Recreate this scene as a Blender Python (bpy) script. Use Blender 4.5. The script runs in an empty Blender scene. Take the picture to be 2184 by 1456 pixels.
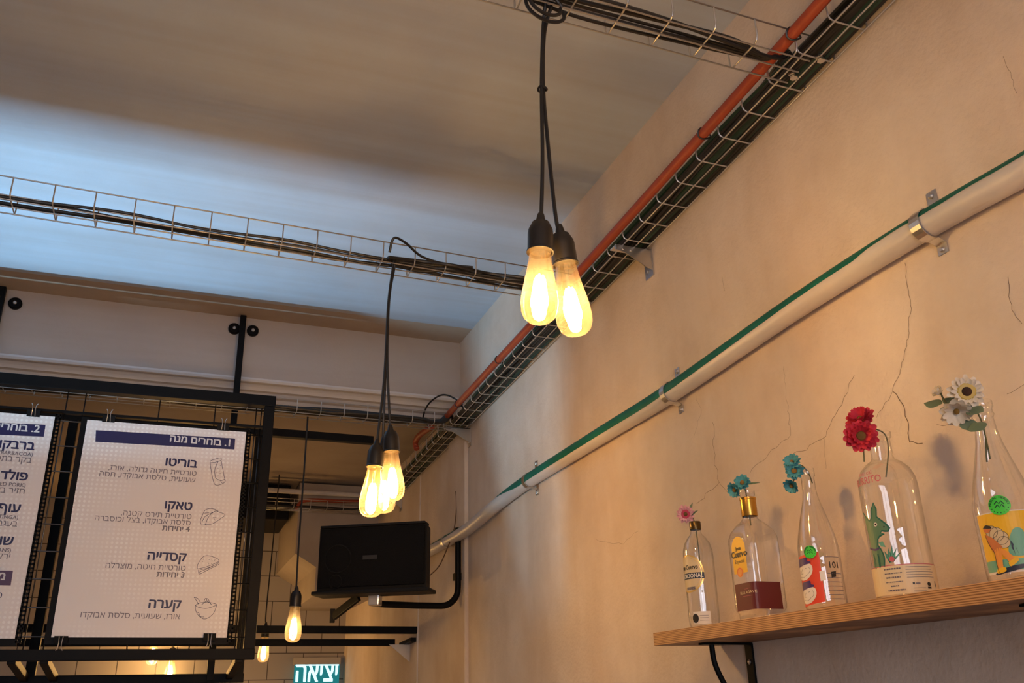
import bpy, bmesh, math, random
from mathutils import Vector, Matrix
from mathutils.geometry import delaunay_2d_cdt
from math import sin, cos, pi, radians as rad

random.seed(7)
sc = bpy.context.scene
C = sc.collection
H = 1.5                                   # eye height above the floor; z below is given relative to the eye

# ------------------------------------------------------------------ camera
F = 1880.0
yaw, pitch, roll = 0.37051962, 0.3874838, -0.02347108
fw = Vector((sin(yaw)*cos(pitch), cos(yaw)*cos(pitch), sin(pitch)))
rt0 = Vector((cos(yaw), -sin(yaw), 0)); up0 = rt0.cross(fw)
rt = rt0*cos(roll) + up0*sin(roll); up = -rt0*sin(roll) + up0*cos(roll)
cam = bpy.data.objects.new('camera', bpy.data.cameras.new('camera')); C.objects.link(cam)
cam.data.sensor_width = 36; cam.data.lens = 36*F/2184; cam.data.clip_start = 0.02
cam.matrix_world = Matrix(((rt.x, up.x, -fw.x, 0), (rt.y, up.y, -fw.y, 0), (rt.z, up.z, -fw.z, H), (0, 0, 0, 1)))
cam.data.dof.use_dof = False
sc.camera = cam
# ------------------------------------------------------------------ colour, world, large lights
sc.view_settings.view_transform = 'Standard'; sc.view_settings.look = 'None'
sc.view_settings.exposure = 0.9; sc.view_settings.gamma = 1.0; sc.view_settings.use_curve_mapping = False
sc.cycles.use_denoising = True
sc.cycles.transparent_max_bounces = 32
w = bpy.data.worlds.new('world'); sc.world = w; w.use_nodes = True
w.node_tree.nodes['Background'].inputs[0].default_value = (0.55, 0.72, 1.0, 1)
w.node_tree.nodes['Background'].inputs[1].default_value = 0.12

def area(name, loc, target, sx, sy, power, col, spread=180):
    l = bpy.data.lights.new(name, 'AREA'); l.shape = 'RECTANGLE'; l.size = sx; l.size_y = sy
    l.energy = power; l.color = col; l.spread = rad(spread)
    o = bpy.data.objects.new(name, l); C.objects.link(o)
    p = Vector(loc) + Vector((0, 0, H)); t = Vector(target) + Vector((0, 0, H))
    z = (p - t).normalized(); y = Vector((0, 1, 0)); x = y.cross(z).normalized(); y = z.cross(x)
    o.matrix_world = Matrix(((x.x, y.x, z.x, p.x), (x.y, y.y, z.y, p.y), (x.z, y.z, z.z, p.z), (0, 0, 0, 1)))
    return o
# cold strip of the unseen light bar; added lips keep its beam off the menu
area('menu_bar_light', (-0.80, 2.76, -0.30), (-0.80, 2.76, 2.0), 0.60, 0.024, 30.0, (0.38, 0.70, 0.96))
# daylight through the shop window behind the camera
area('shop_window_daylight', (-0.6, -2.62, 0.1), (-0.2, 3, 0.3), 3.2, 1.6, 40, (0.86, 0.88, 1.0))

# ------------------------------------------------------------------ helpers
def ray(px, py): return fw + rt*((px-1092)/F) - up*((py-728)/F)
def atX(px, py, X): d = ray(px, py); return d*(X/d.x)
def atY(px, py, Y): d = ray(px, py); return d*(Y/d.y)
def atZ(px, py, Z): d = ray(px, py); return d*(Z/d.z)

def principled(name, col, rough=0.6, metal=0.0, spec=0.5, **kw):
    m = bpy.data.materials.new(name); m.use_nodes = True
    b = m.node_tree.nodes['Principled BSDF']
    b.inputs['Base Color'].default_value = (*col, 1); b.inputs['Roughness'].default_value = rough
    b.inputs['Metallic'].default_value = metal; b.inputs['Specular IOR Level'].default_value = spec
    for k, v in kw.items(): b.inputs[k.replace('_', ' ')].default_value = v
    return m
def N(m, t, **kw):
    n = m.node_tree.nodes.new(t)
    for k, v in kw.items(): setattr(n, k, v)
    return n
def noise(m, scale, detail=4, stretch=(1, 1, 1), rough=0.55, dist=0.0):
    tc = N(m, 'ShaderNodeTexCoord'); mp = N(m, 'ShaderNodeMapping'); mp.inputs['Scale'].default_value = stretch
    n = N(m, 'ShaderNodeTexNoise'); n.inputs['Scale'].default_value = scale; n.inputs['Detail'].default_value = detail
    n.inputs['Roughness'].default_value = rough; n.inputs['Distortion'].default_value = dist
    L = m.node_tree.links; L.new(tc.outputs['Object'], mp.inputs[0]); L.new(mp.outputs[0], n.inputs['Vector'])
    return n
def ramp(m, src, stops):
    r = N(m, 'ShaderNodeValToRGB'); e = r.color_ramp.elements
    while len(e) < len(stops): e.new(0.5)
    for i, (p, c) in enumerate(stops): e[i].position = p; e[i].color = (*c, 1) if len(c) == 3 else c
    m.node_tree.links.new(src, r.inputs[0]); return r
def mixc(m, a, b, fac, mode='MIX'):
    x = N(m, 'ShaderNodeMix', data_type='RGBA', blend_type=mode); L = m.node_tree.links
    for s, v in ((x.inputs[6], a), (x.inputs[7], b), (x.inputs[0], fac)):
        if hasattr(v, 'is_linked'): L.new(v, s)
        elif isinstance(v, tuple): s.default_value = (*v, 1)
        else: s.default_value = v
    return x.outputs[2]
def bump(m, src, strength=0.3, dist=0.01):
    b = N(m, 'ShaderNodeBump'); b.inputs['Strength'].default_value = strength; b.inputs['Distance'].default_value = dist
    m.node_tree.links.new(src, b.inputs['Height'])
    m.node_tree.links.new(b.outputs[0], m.node_tree.nodes['Principled BSDF'].inputs['Normal'])
def setcol(m, out): m.node_tree.links.new(out, m.node_tree.nodes['Principled BSDF'].inputs['Base Color'])

class MB:
    """collects shapes; build() links them as ONE mesh object"""
    def __init__(s): s.v = []; s.f = []; s.m = []; s.sm = []
    def add(s, vs, fs, mat=0, smooth=False):
        o = len(s.v); s.v += [tuple(v) for v in vs]; s.f += [tuple(i+o for i in f) for f in fs]
        s.m += [mat]*len(fs); s.sm += [smooth]*len(fs); return s
    def box(s, c, d, rz=0, mat=0, bev=0.0, M=None):
        bm = bmesh.new(); bmesh.ops.create_cube(bm, size=1)
        for v in bm.verts: v.co = Vector((v.co.x*d[0], v.co.y*d[1], v.co.z*d[2]))
        if bev: bmesh.ops.bevel(bm, geom=bm.edges[:], offset=bev, segments=2, affect='EDGES', profile=0.6)
        R = M or Matrix.Rotation(rz, 3, 'Z')
        bm.verts.index_update()
        s.add([R @ v.co + Vector(c) for v in bm.verts], [[v.index for v in f.verts] for f in bm.faces], mat); bm.free(); return s
    def bar(s, a, b, wx, wz, mat=0, upv=(0, 0, 1), bev=0.002):
        a = Vector(a); b = Vector(b); z = (b-a); L = z.length; z.normalize()
        x = Vector(upv).cross(z)
        if x.length < 1e-4: x = Vector((1, 0, 0))
        x.normalize(); y = z.cross(x)
        M = Matrix((x, y, z)).transposed()
        return s.box((a+b)/2, (wx, wz, L), mat=mat, bev=bev, M=M)
    def tube(s, pts, r, n=8, mat=0, caps=True, rs=None):
        pts = [Vector(p) for p in pts]; vs = []; fs = []
        prev = None
        for i, p in enumerate(pts):
            t = (pts[min(i+1, len(pts)-1)] - pts[max(i-1, 0)]).normalized()
            if prev is None:
                x = t.cross(Vector((0, 0, 1)))
                if x.length < 1e-3: x = t.cross(Vector((1, 0, 0)))
                x.normalize()
            else:
                x = (prev - t*prev.dot(t))
                x = x.normalized() if x.length > 1e-6 else prev
            prev = x; y = t.cross(x); rr = rs[i] if rs else r
            for k in range(n):
                a = 2*pi*k/n; vs.append(p + (x*cos(a) + y*sin(a))*rr)
        for i in range(len(pts)-1):
            for k in range(n):
                fs.append((i*n+k, i*n+(k+1) % n, (i+1)*n+(k+1) % n, (i+1)*n+k))
        s.add(vs, fs, mat, True)
        if caps:
            s.add(vs[:n], [tuple(range(n))[::-1]], mat); s.add(vs[-n:], [tuple(range(n))], mat)
        return s
    def loft(s, rings, mat=0, cap0=True, cap1=True, smooth=True):
        n = len(rings[0]); vs = [p for r in rings for p in r]; fs = []
        for i in range(len(rings)-1):
            for k in range(n): fs.append((i*n+k, i*n+(k+1) % n, (i+1)*n+(k+1) % n, (i+1)*n+k))
        s.add(vs, fs, mat, smooth)
        if cap0: s.add(rings[0], [tuple(range(n))[::-1]], mat, smooth)
        if cap1: s.add(rings[-1], [tuple(range(n))], mat, smooth)
        return s
    def lathe(s, c, prof, n=24, mat=0, axis=None, cap0=True, cap1=True):
        c = Vector(c)
        if axis is None: x, y, z = Vector((1, 0, 0)), Vector((0, 1, 0)), Vector((0, 0, 1))
        else:
            z = Vector(axis).normalized(); x = z.cross(Vector((0.3, 0.2, 1))).normalized(); y = z.cross(x)
        rings = [[c + x*(r*cos(2*pi*k/n)) + y*(r*sin(2*pi*k/n)) + z*h for k in range(n)] for r, h in prof]
        return s.loft(rings, mat, cap0, cap1)
    def prism(s, pts, off, mat=0):
        """pts: planar polygon (3D), extruded by off"""
        n = len(pts); a = [Vector(p) for p in pts]; b = [p + Vector(off) for p in a]
        return s.add(a+b, [tuple(range(n))[::-1], tuple(range(n, 2*n))] + [(i, (i+1) % n, n+(i+1) % n, n+i) for i in range(n)], mat)
    def build(s, name, mats, parent=None, org=None, auto=35):
        base = Vector(parent['_o']) if parent is not None else Vector(org or (0, 0, 0))
        me = bpy.data.meshes.new(name)
        me.from_pydata([tuple(Vector(v) - base) for v in s.v], [], s.f)
        mats = mats if isinstance(mats, (list, tuple)) else [mats]
        for m in mats: me.materials.append(m)
        me.polygons.foreach_set('material_index', s.m); me.polygons.foreach_set('use_smooth', s.sm)
        bm = bmesh.new(); bm.from_mesh(me)
        if len(bm.faces) < 60000 and auto: bmesh.ops.remove_doubles(bm, verts=bm.verts, dist=1e-6)
        bmesh.ops.recalc_face_normals(bm, faces=bm.faces)
        for e in bm.edges:
            if len(e.link_faces) == 2 and e.calc_face_angle(0) > rad(auto): e.smooth = False
        bm.to_mesh(me); bm.free(); me.update()
        o = bpy.data.objects.new(name, me); C.objects.link(o)
        if parent is not None: o.parent = parent; o['_o'] = tuple(parent['_o'])
        else: o.location = base + Vector((0, 0, H)); o['_o'] = tuple(base)
        return o
def tag(o, label=None, cat=None, group=None, kind=None):
    for k, v in (('label', label), ('category', cat), ('group', group), ('kind', kind)):
        if v: o[k] = v
    return o
def thing(name, loc, label, cat, group=None):
    o = bpy.data.objects.new(name, None); C.objects.link(o); o.empty_display_size = 0.02
    o.location = Vector(loc) + Vector((0, 0, H)); o['_o'] = tuple(loc)
    return tag(o, label, cat, group)
def struct(name, mb, mats, org=None): return tag(mb.build(name, mats, None, org), kind='structure')
def copy_tree(o, parent=None, delta=Vector((0, 0, 0))):
    c = o.copy(); C.objects.link(c)
    if parent is not None: c.parent = parent
    else: c.location = o.location + delta; c['_o'] = tuple(Vector(o['_o']) + delta)
    for ch in list(o.children): copy_tree(ch, c)
    return c

def spline(pts, k=8):
    P = [Vector(p) for p in pts]; out = []
    for i in range(len(P)-1):
        a = P[max(i-1, 0)]; b = P[i]; c = P[i+1]; d = P[min(i+2, len(P)-1)]
        for j in range(k):
            t = j/k
            out.append(0.5*((2*b) + (c-a)*t + (2*a-5*b+4*c-d)*t*t + (3*b-a-3*c+d)*t**3))
    out.append(P[-1]); return out

# ------------------------------------------------------------------ lettering
_tc = {}
def fill_outline(P, E):
    """fill letter outlines by the non-zero winding rule"""
    nb = {}
    for a, b_ in E: nb.setdefault(a, []).append(b_); nb.setdefault(b_, []).append(a)
    seen = set(); loops = []
    for v in sorted(nb):
        if v in seen: continue
        lp = [v]; seen.add(v); cur = v
        while True:
            nx = [q for q in nb[cur] if q not in seen]
            if not nx: break
            cur = min(nx, key=lambda q: abs(q-cur)); seen.add(cur); lp.append(cur)
        lp = lp if lp[1] == v+1 or len(lp) < 3 else [lp[0]] + lp[:0:-1]
        loops.append([P[i] for i in lp])
    groups = {}
    vs = []; fs = []
    loops = [l for l in loops if len(l) > 2]
    boxes = [(min(p.x for p in l), max(p.x for p in l)) for l in loops]
    order = sorted(range(len(loops)), key=lambda i: boxes[i][0]); clusters = []
    for i in order:
        if clusters and boxes[i][0] <= clusters[-1][1]: clusters[-1][0].append(i); clusters[-1][1] = max(clusters[-1][1], boxes[i][1])
        else: clusters.append([[i], boxes[i][1]])
    for ids, _ in clusters:
        pts = []; ed = []
        for i in ids:
            o = len(pts); pts += loops[i]; n = len(loops[i]); ed += [(o+k, o+(k+1) % n) for k in range(n)]
        V, _, T_, *_r = delaunay_2d_cdt(pts, ed, [], 0, 1e-6)
        o = len(vs); vs += [(v.x, v.y) for v in V]
        for t in T_:
            c = sum((V[k] for k in t), Vector((0, 0)))/3; wn = 0
            for i in ids:
                l = loops[i]
                for k in range(len(l)):
                    a = l[k]; b_ = l[(k+1) % len(l)]
                    if (a.y <= c.y) != (b_.y <= c.y):
                        if a.x + (c.y-a.y)/(b_.y-a.y)*(b_.x-a.x) > c.x: wn += 1 if b_.y > a.y else -1
            if wn: fs.append(tuple(o+k for k in t))
    return vs, fs
def heb(s):
    """right-to-left run order for the Hebrew lines (digits and Latin stay as they are)"""
    toks = []; cur = ''
    for ch in s:
        if ch.isascii() and (ch.isalnum()): cur += ch
        else:
            if cur: toks.append(cur); cur = ''
            toks.append({'(': ')', ')': '('}.get(ch, ch))
    if cur: toks.append(cur)
    return ''.join(reversed(toks))
def text_shape(body, offset=0.0):
    key = (body, offset)
    if key not in _tc:
        cu = bpy.data.curves.new('lettering', 'FONT'); cu.body = body; cu.size = 1; cu.resolution_u = 2; cu.fill_mode = 'NONE'
        o = bpy.data.objects.new('lettering', cu); C.objects.link(o)
        bpy.context.view_layer.update()
        me = bpy.data.meshes.new_from_object(o.evaluated_get(bpy.context.evaluated_depsgraph_get()))
        vs, fs = fill_outline([Vector((v.co.x, v.co.y)) for v in me.vertices], [tuple(e.vertices) for e in me.edges])
        bpy.data.objects.remove(o); bpy.data.curves.remove(cu); bpy.data.meshes.remove(me)
        _tc[key] = (vs, fs)
    return _tc[key]
def text2d(body, size, pos, anchor='l', offset=0.0, sx=1.0, rot=0.0):
    vs, fs = text_shape(body, 0.0)
    if not vs: return [], []
    if offset:                            # heavier strokes
        n0 = len(vs); w0, f0 = vs, fs; vs = []; fs = []
        for dx, dy in ((0, 0), (2.2, 0), (-2.2, 0), (0, 1.6), (0, -1.6), (1.5, 1.2), (-1.5, 1.2), (1.5, -1.2), (-1.5, -1.2)):
            fs += [tuple(i+len(vs) for i in f) for f in f0]; vs += [(x+dx*offset, y+dy*offset) for x, y in w0]
        lf = [0.00005*(i//n0) for i in range(len(vs))]
    else: lf = [0.0]*len(vs)
    x0 = min(v[0] for v in vs); x1 = max(v[0] for v in vs)
    sh = {'l': x0, 'r': x1, 'c': (x0+x1)/2}[anchor]
    c, s_ = cos(rot), sin(rot)
    o = []
    for (x, y), e in zip(vs, lf):
        a, b = (x-sh)*size*sx, y*size
        o.append((pos[0]+a*c-b*s_, pos[1]+a*s_+b*c, e))
    return o, fs
def stroke2d(pts, wd):
    """thin polyline as flat quads"""
    vs = []; fs = []
    n = len(pts)
    for i, p in enumerate(pts):
        a = pts[max(i-1, 0)]; b = pts[min(i+1, n-1)]
        dx, dy = b[0]-a[0], b[1]-a[1]; l = math.hypot(dx, dy) or 1
        vs += [(p[0]-dy/l*wd/2, p[1]+dx/l*wd/2), (p[0]+dy/l*wd/2, p[1]-dx/l*wd/2)]
    for i in range(n-1): fs.append((2*i, 2*i+1, 2*i+3, 2*i+2))
    return vs, fs
def smooth2d(pts, k=5): return [(p.x, p.y) for p in spline([(a, b, 0) for a, b in pts], k)]
def fill2d(pts, step=None):
    bm = bmesh.new(); f = bm.faces.new([bm.verts.new((a, b, 0)) for a, b in pts])
    bmesh.ops.triangulate(bm, faces=[f])
    if step:
        for _ in range(6):
            es = [e for e in bm.edges if abs(e.verts[0].co.x - e.verts[1].co.x) > step]
            if not es: break
            bmesh.ops.subdivide_edges(bm, edges=es, cuts=1)
            bmesh.ops.triangulate(bm, faces=bm.faces[:])
    bm.verts.index_update()
    r = [(v.co.x, v.co.y) for v in bm.verts], [tuple(v.index for v in f.verts) for f in bm.faces]
    bm.free(); return r

# ------------------------------------------------------------------ materials
def plaster(name, c0, c1, c2, streak, bs=0.25):
    m = principled(name, c0, 0.85, spec=0.25)
    a = noise(m, 3.0, 6, rough=0.65); b = noise(m, 1.6, 5, streak, 0.6, 0.3); g = noise(m, 90, 4)
    r1 = ramp(m, a.outputs[0], [(0.32, c1), (0.62, c0)]); r2 = ramp(m, b.outputs[0], [(0.38, c2), (0.6, (1, 1, 1))])
    setcol(m, mixc(m, r1.outputs[0], r2.outputs[0], 0.55, 'MULTIPLY'))
    k = mixc(m, g.outputs[0], a.outputs[0], 0.4); bump(m, k, bs, 0.006); return m
M_wall = plaster('wall_plaster', (0.76, 0.66, 0.57), (0.66, 0.55, 0.45), (0.82, 0.73, 0.64), (0.6, 1.6, 0.5), 0.45)
M_ceil = plaster('ceiling_paint', (0.50, 0.57, 0.67), (0.47, 0.52, 0.60), (0.84, 0.75, 0.68), (0.10, 3.6, 1), 0.12)
M_beam = plaster('beam_paint', (0.50, 0.47, 0.45), (0.47, 0.43, 0.41), (0.85, 0.78, 0.72), (0.3, 1, 3), 0.12)
M_strip = plaster('shaded_ceiling_tone', (0.50, 0.40, 0.31), (0.44, 0.35, 0.27), (0.85, 0.75, 0.65), (0.3, 1, 3), 0.2)  # ceiling strip outside the cool light: its warm shade is put into the colour
M_low = plaster('ridged_paint', (0.72, 0.72, 0.74), (0.66, 0.65, 0.66), (0.85, 0.8, 0.75), (0.2, 3, 1), 0.1)
M_floor = principled('floor_concrete', (0.22, 0.19, 0.17), 0.5)
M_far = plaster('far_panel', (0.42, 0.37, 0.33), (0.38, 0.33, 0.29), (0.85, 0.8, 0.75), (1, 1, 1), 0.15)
def tiles():
    m = principled('grey_tile', (0.4, 0.36, 0.33), 0.35)
    tc = N(m, 'ShaderNodeTexCoord'); sp = N(m, 'ShaderNodeSeparateXYZ'); cb = N(m, 'ShaderNodeCombineXYZ')
    L = m.node_tree.links; L.new(tc.outputs['Object'], sp.inputs[0]); L.new(sp.outputs[0], cb.inputs[0]); L.new(sp.outputs[2], cb.inputs[1])
    b = N(m, 'ShaderNodeTexBrick'); L.new(cb.outputs[0], b.inputs[0]); b.offset = 0.5
    b.inputs['Scale'].default_value = 1; b.inputs['Brick Width'].default_value = 0.235; b.inputs['Row Height'].default_value = 0.17
    b.inputs['Mortar Size'].default_value = 0.0035; b.inputs['Mortar Smooth'].default_value = 0.3
    b.inputs['Color1'].default_value = (0.40, 0.36, 0.32, 1); b.inputs['Color2'].default_value = (0.36, 0.33, 0.30, 1); b.inputs['Mortar'].default_value = (0.06, 0.05, 0.045, 1)
    setcol(m, b.outputs[0]); return m
M_tile = tiles()
M_crack = principled('crack_line', (0.20, 0.15, 0.11), 0.95)
M_steel = principled('galvanised_steel', (0.72, 0.70, 0.68), 0.32, 1.0)
M_wire = principled('tray_wire', (0.62, 0.60, 0.57), 0.38, 0.85)
def scuffed(name, col, col2, rough=0.4, metal=0.0):
    m = principled(name, col, rough, metal); n = noise(m, 14, 5)
    setcol(m, ramp(m, n.outputs[0], [(0.35, col2), (0.65, col)]).outputs[0]); return m
M_black = scuffed('black_metal', (0.005, 0.0045, 0.0045), (0.0035, 0.0035, 0.004), 0.5); M_black.node_tree.nodes['Principled BSDF'].inputs['Specular IOR Level'].default_value = 0.12
M_gloss = principled('black_wire_gloss', (0.10, 0.10, 0.105), 0.30, 0.9)
M_cable = scuffed('black_cable', (0.014, 0.013, 0.013), (0.009, 0.009, 0.009), 0.42)
M_gcable = scuffed('dark_green_cable', (0.012, 0.045, 0.032), (0.008, 0.028, 0.022), 0.5)
M_brown = principled('brown_wire', (0.12, 0.06, 0.025), 0.5)
M_orange = scuffed('orange_conduit', (0.36, 0.058, 0.022), (0.30, 0.048, 0.019), 0.5)
M_bakelite = principled('black_bakelite', (0.016, 0.014, 0.013), 0.35)
M_dark = principled('speaker_black', (0.006, 0.0055, 0.0055), 0.55, spec=0.2)
def grille():
    m = principled('speaker_grille', (0.005, 0.0045, 0.0045), 0.7, spec=0.12); n = N(m, 'ShaderNodeTexVoronoi'); n.inputs['Scale'].default_value = 260
    tc = N(m, 'ShaderNodeTexCoord'); m.node_tree.links.new(tc.outputs['Object'], n.inputs['Vector']); bump(m, n.outputs[0], 0.6, 0.002); return m
M_grille = grille()
def pvc():
    m = principled('cream_pvc', (0.55, 0.50, 0.45), 0.38); n = noise(m, 9, 5, (1, 0.25, 1)); n2 = noise(m, 60, 3, (1, 0.06, 1))
    c = ramp(m, n.outputs[0], [(0.3, (0.58, 0.54, 0.51)), (0.6, (0.68, 0.64, 0.61))])
    s2 = ramp(m, n2.outputs[0], [(0.68, (1, 1, 1)), (0.74, (0.75, 0.66, 0.56))])
    setcol(m, mixc(m, c.outputs[0], s2.outputs[0], 0.7, 'MULTIPLY')); return m
M_pvc = pvc()
M_green = scuffed('green_paint', (0.0, 0.15, 0.10), (0.0, 0.11, 0.075), 0.55)
def plywood():
    m = principled('plywood_edge', (0.5, 0.28, 0.12), 0.5)
    tc = N(m, 'ShaderNodeTexCoord'); sp = N(m, 'ShaderNodeSeparateXYZ'); L = m.node_tree.links
    L.new(tc.outputs['Object'], sp.inputs[0])
    n = noise(m, 6, 5, (1, 0.6, 14)); n3 = noise(m, 2.0, 3, (1, 1, 1))
    mt = N(m, 'ShaderNodeMath', operation='MULTIPLY'); mt.inputs[1].default_value = 1900
    L.new(sp.outputs[2], mt.inputs[0])
    ad = N(m, 'ShaderNodeMath', operation='ADD'); L.new(mt.outputs[0], ad.inputs[0])
    m3 = N(m, 'ShaderNodeMath', operation='MULTIPLY'); m3.inputs[1].default_value = 9.0; L.new(n.outputs[0], m3.inputs[0]); L.new(m3.outputs[0], ad.inputs[1])
    f = N(m, 'ShaderNodeMath', operation='FRACT'); L.new(ad.outputs[0], f.inputs[0])
    fl = N(m, 'ShaderNodeMath', operation='MULTIPLY'); fl.inputs[1].default_value = 0.1592
    r = ramp(m, f.outputs[0], [(0.0, (0.24, 0.105, 0.035)), (0.25, (0.44, 0.225, 0.085)), (0.7, (0.50, 0.265, 0.105)), (1.0, (0.29, 0.13, 0.045))])
    # sine bands along the ply thickness
    si = N(m, 'ShaderNodeMath', operation='SINE'); L.new(ad.outputs[0], si.inputs[0])
    hf = N(m, 'ShaderNodeMath', operation='MULTIPLY_ADD'); hf.inputs[1].default_value = 0.5; hf.inputs[2].default_value = 0.5; L.new(si.outputs[0], hf.inputs[0])
    r2 = ramp(m, hf.outputs[0], [(0.0, (0.20, 0.080, 0.026)), (0.3, (0.48, 0.25, 0.10)), (1.0, (0.66, 0.38, 0.17))])
    g = ramp(m, n3.outputs[0], [(0.3, (0.85, 0.8, 0.75)), (0.7, (1, 1, 1))])
    setcol(m, mixc(m, r2.outputs[0], g.outputs[0], 1.0, 'MULTIPLY')); return m
M_ply = plywood()
def plyface():
    m = principled('plywood_face', (0.42, 0.26, 0.13), 0.5); n = noise(m, 5, 5, (6, 0.5, 1))
    setcol(m, ramp(m, n.outputs[0], [(0.3, (0.33, 0.19, 0.09)), (0.7, (0.46, 0.29, 0.15))]).outputs[0]); return m
M_plyf = plyface()

def glass(name, tint, edge, refl=1.0, wav=0.13):
    """thin hollow glass: clear where seen face on, tinted at the rim, with sharp reflections"""
    m = bpy.data.materials.new(name); m.use_nodes = True; nt = m.node_tree; nt.nodes.clear(); L = nt.links
    out = nt.nodes.new('ShaderNodeOutputMaterial'); lw = nt.nodes.new('ShaderNodeLayerWeight'); lw.inputs[0].default_value = 0.35
    cr = nt.nodes.new('ShaderNodeValToRGB'); cr.color_ramp.elements[0].color = (*tint, 1); cr.color_ramp.elements[1].color = (*edge, 1)
    cr.color_ramp.elements[0].position = 0.35; cr.color_ramp.elements[1].position = 0.95
    L.new(lw.outputs['Facing'], cr.inputs[0])
    tr = nt.nodes.new('ShaderNodeBsdfTransparent'); L.new(cr.outputs[0], tr.inputs[0])
    gl = nt.nodes.new('ShaderNodeBsdfGlossy'); gl.inputs['Roughness'].default_value = 0.03; gl.inputs[0].default_value = (refl, refl, refl, 1)
    f0 = nt.nodes.new('ShaderNodeLayerWeight'); f0.inputs[0].default_value = 0.5
    pw = nt.nodes.new('ShaderNodeMath'); pw.operation = 'POWER'; pw.inputs[1].default_value = 4.0; L.new(f0.outputs['Facing'], pw.inputs[0])
    fr = nt.nodes.new('ShaderNodeMath'); fr.operation = 'MULTIPLY_ADD'; fr.inputs[1].default_value = 0.65; fr.inputs[2].default_value = 0.14; L.new(pw.outputs[0], fr.inputs[0])
    nz = nt.nodes.new('ShaderNodeTexNoise'); nz.inputs['Scale'].default_value = 32; nz.inputs['Detail'].default_value = 2
    bp = nt.nodes.new('ShaderNodeBump'); bp.inputs['Strength'].default_value = wav; bp.inputs['Distance'].default_value = 0.01
    tc = nt.nodes.new('ShaderNodeTexCoord'); mp = nt.nodes.new('ShaderNodeMapping'); mp.inputs['Scale'].default_value = (0.12, 0.12, 1.0); L.new(tc.outputs['Object'], mp.inputs[0]); L.new(mp.outputs[0], nz.inputs['Vector']); L.new(nz.outputs[0], bp.inputs['Height'])
    L.new(bp.outputs[0], gl.inputs['Normal'])
    mx = nt.nodes.new('ShaderNodeMixShader'); L.new(fr.outputs[0], mx.inputs[0]); L.new(tr.outputs[0], mx.inputs[1]); L.new(gl.outputs[0], mx.inputs[2])
    L.new(mx.outputs[0], out.inputs[0]); return m, mx, out
M_glass = glass('bottle_glass', (0.985, 0.985, 0.975), (0.50, 0.48, 0.43))[0]
def bulbglass():
    m, mx, out = glass('amber_bulb_glass', (1.0, 0.87, 0.56), (1.0, 0.62, 0.22), 1.0, 0.02); nt = m.node_tree
    tl = nt.nodes.new('ShaderNodeBsdfTranslucent'); tl.inputs[0].default_value = (1.0, 0.74, 0.40, 1)
    m2 = nt.nodes.new('ShaderNodeMixShader'); m2.inputs[0].default_value = 0.035
    nt.links.new(mx.outputs[0], m2.inputs[1]); nt.links.new(tl.outputs[0], m2.inputs[2]); nt.links.new(m2.outputs[0], out.inputs[0]); return m
M_bulb = bulbglass()
def emis(name, col, st):
    m = bpy.data.materials.new(name); m.use_nodes = True; nt = m.node_tree; nt.nodes.clear()
    e = nt.nodes.new('ShaderNodeEmission'); e.inputs[0].default_value = (*col, 1); e.inputs[1].default_value = st
    o = nt.nodes.new('ShaderNodeOutputMaterial'); nt.links.new(e.outputs[0], o.inputs[0]); return m
M_fil = emis('glowing_filament', (1.0, 0.72, 0.38), 50)
M_exit = emis('exit_sign_green', (0.015, 0.17, 0.18), 0.6)
M_exitw = emis('exit_sign_white', (0.55, 0.92, 1.0), 0.85)

# ------------------------------------------------------------------ the setting
WX = 1.22                      # face of the right-hand wall
CZ = 1.641                     # ceiling
b = MB(); b.box((WX+0.1, 1.85, -0.0), (0.2, 9.5, 3.4)); wr = struct('wall_right', b, M_wall)
b = MB(); b.box((-0.75, 0.465, CZ+0.1), (4.3, 6.39, 0.2)); struct('ceiling', b, M_ceil)
b = MB(); b.box((-0.75, 1.85, -H-0.05), (4.3, 9.5, 0.1)); struct('floor', b, M_floor)
b = MB(); b.box((-2.78, 1.85, 0.0), (0.16, 9.5, 3.4)); struct('wall_left', b, M_wall)
# shop-front wall with its window behind the camera
b = MB(); FY = -2.5
b.box((-0.75, FY-0.08, -1.15), (4.3, 0.16, 0.7)); b.box((-0.75, FY-0.08, 1.35), (4.3, 0.16, 0.7)); b.box((-2.6, FY-0.08, 0.1), (0.6, 0.16, 1.9)); b.box((1.1, FY-0.08, 0.1), (0.3, 0.16, 1.9))
struct('wall_front', b, M_wall)
b = MB()
for x in (-2.27, -0.7, 0.92): b.box((x, FY-0.03, 0.1), (0.05, 0.06, 1.8))
for z in (-0.78, 0.98): b.box((-0.67, FY-0.03, z), (3.2, 0.06, 0.05))
struct('window_1', b, M_black)
# beam across the room, the ceiling strip above it coloured as shade, and the ridged lower ceiling behind
BY, BZ = 3.85, 1.352
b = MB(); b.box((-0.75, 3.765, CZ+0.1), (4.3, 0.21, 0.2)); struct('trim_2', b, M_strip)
b = MB(); b.box((-0.75, BY+0.05, (CZ+0.2+BZ)/2), (4.3, 0.1, CZ+0.2-BZ), bev=0.006); struct('trim_3', b, M_beam)
b = MB()
prof = [(BY-0.004, BZ+0.004), (BY-0.007, BZ-0.005), (BY-0.002, BZ-0.014), (BY+0.008, BZ-0.016), (BY+0.018, BZ-0.006), (BY+0.034, BZ-0.008), (BY+0.045, BZ-0.022), (BY+0.05, BZ-0.036), (BY+0.066, BZ-0.030), (BY+0.085, BZ-0.034), (BY+0.092, BZ-0.050),
        (BY+0.11, BZ-0.044), (BY+0.13, BZ-0.048), (BY+0.137, BZ-0.062), (BY+0.155, BZ-0.056), (BY+0.18, BZ-0.06), (BY+0.187, BZ-0.072), (BY+0.23, BZ-0.07), (BY+0.23, BZ+0.05), (BY+0.01, BZ+0.05), (BY+0.01, BZ+0.004)]
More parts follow.
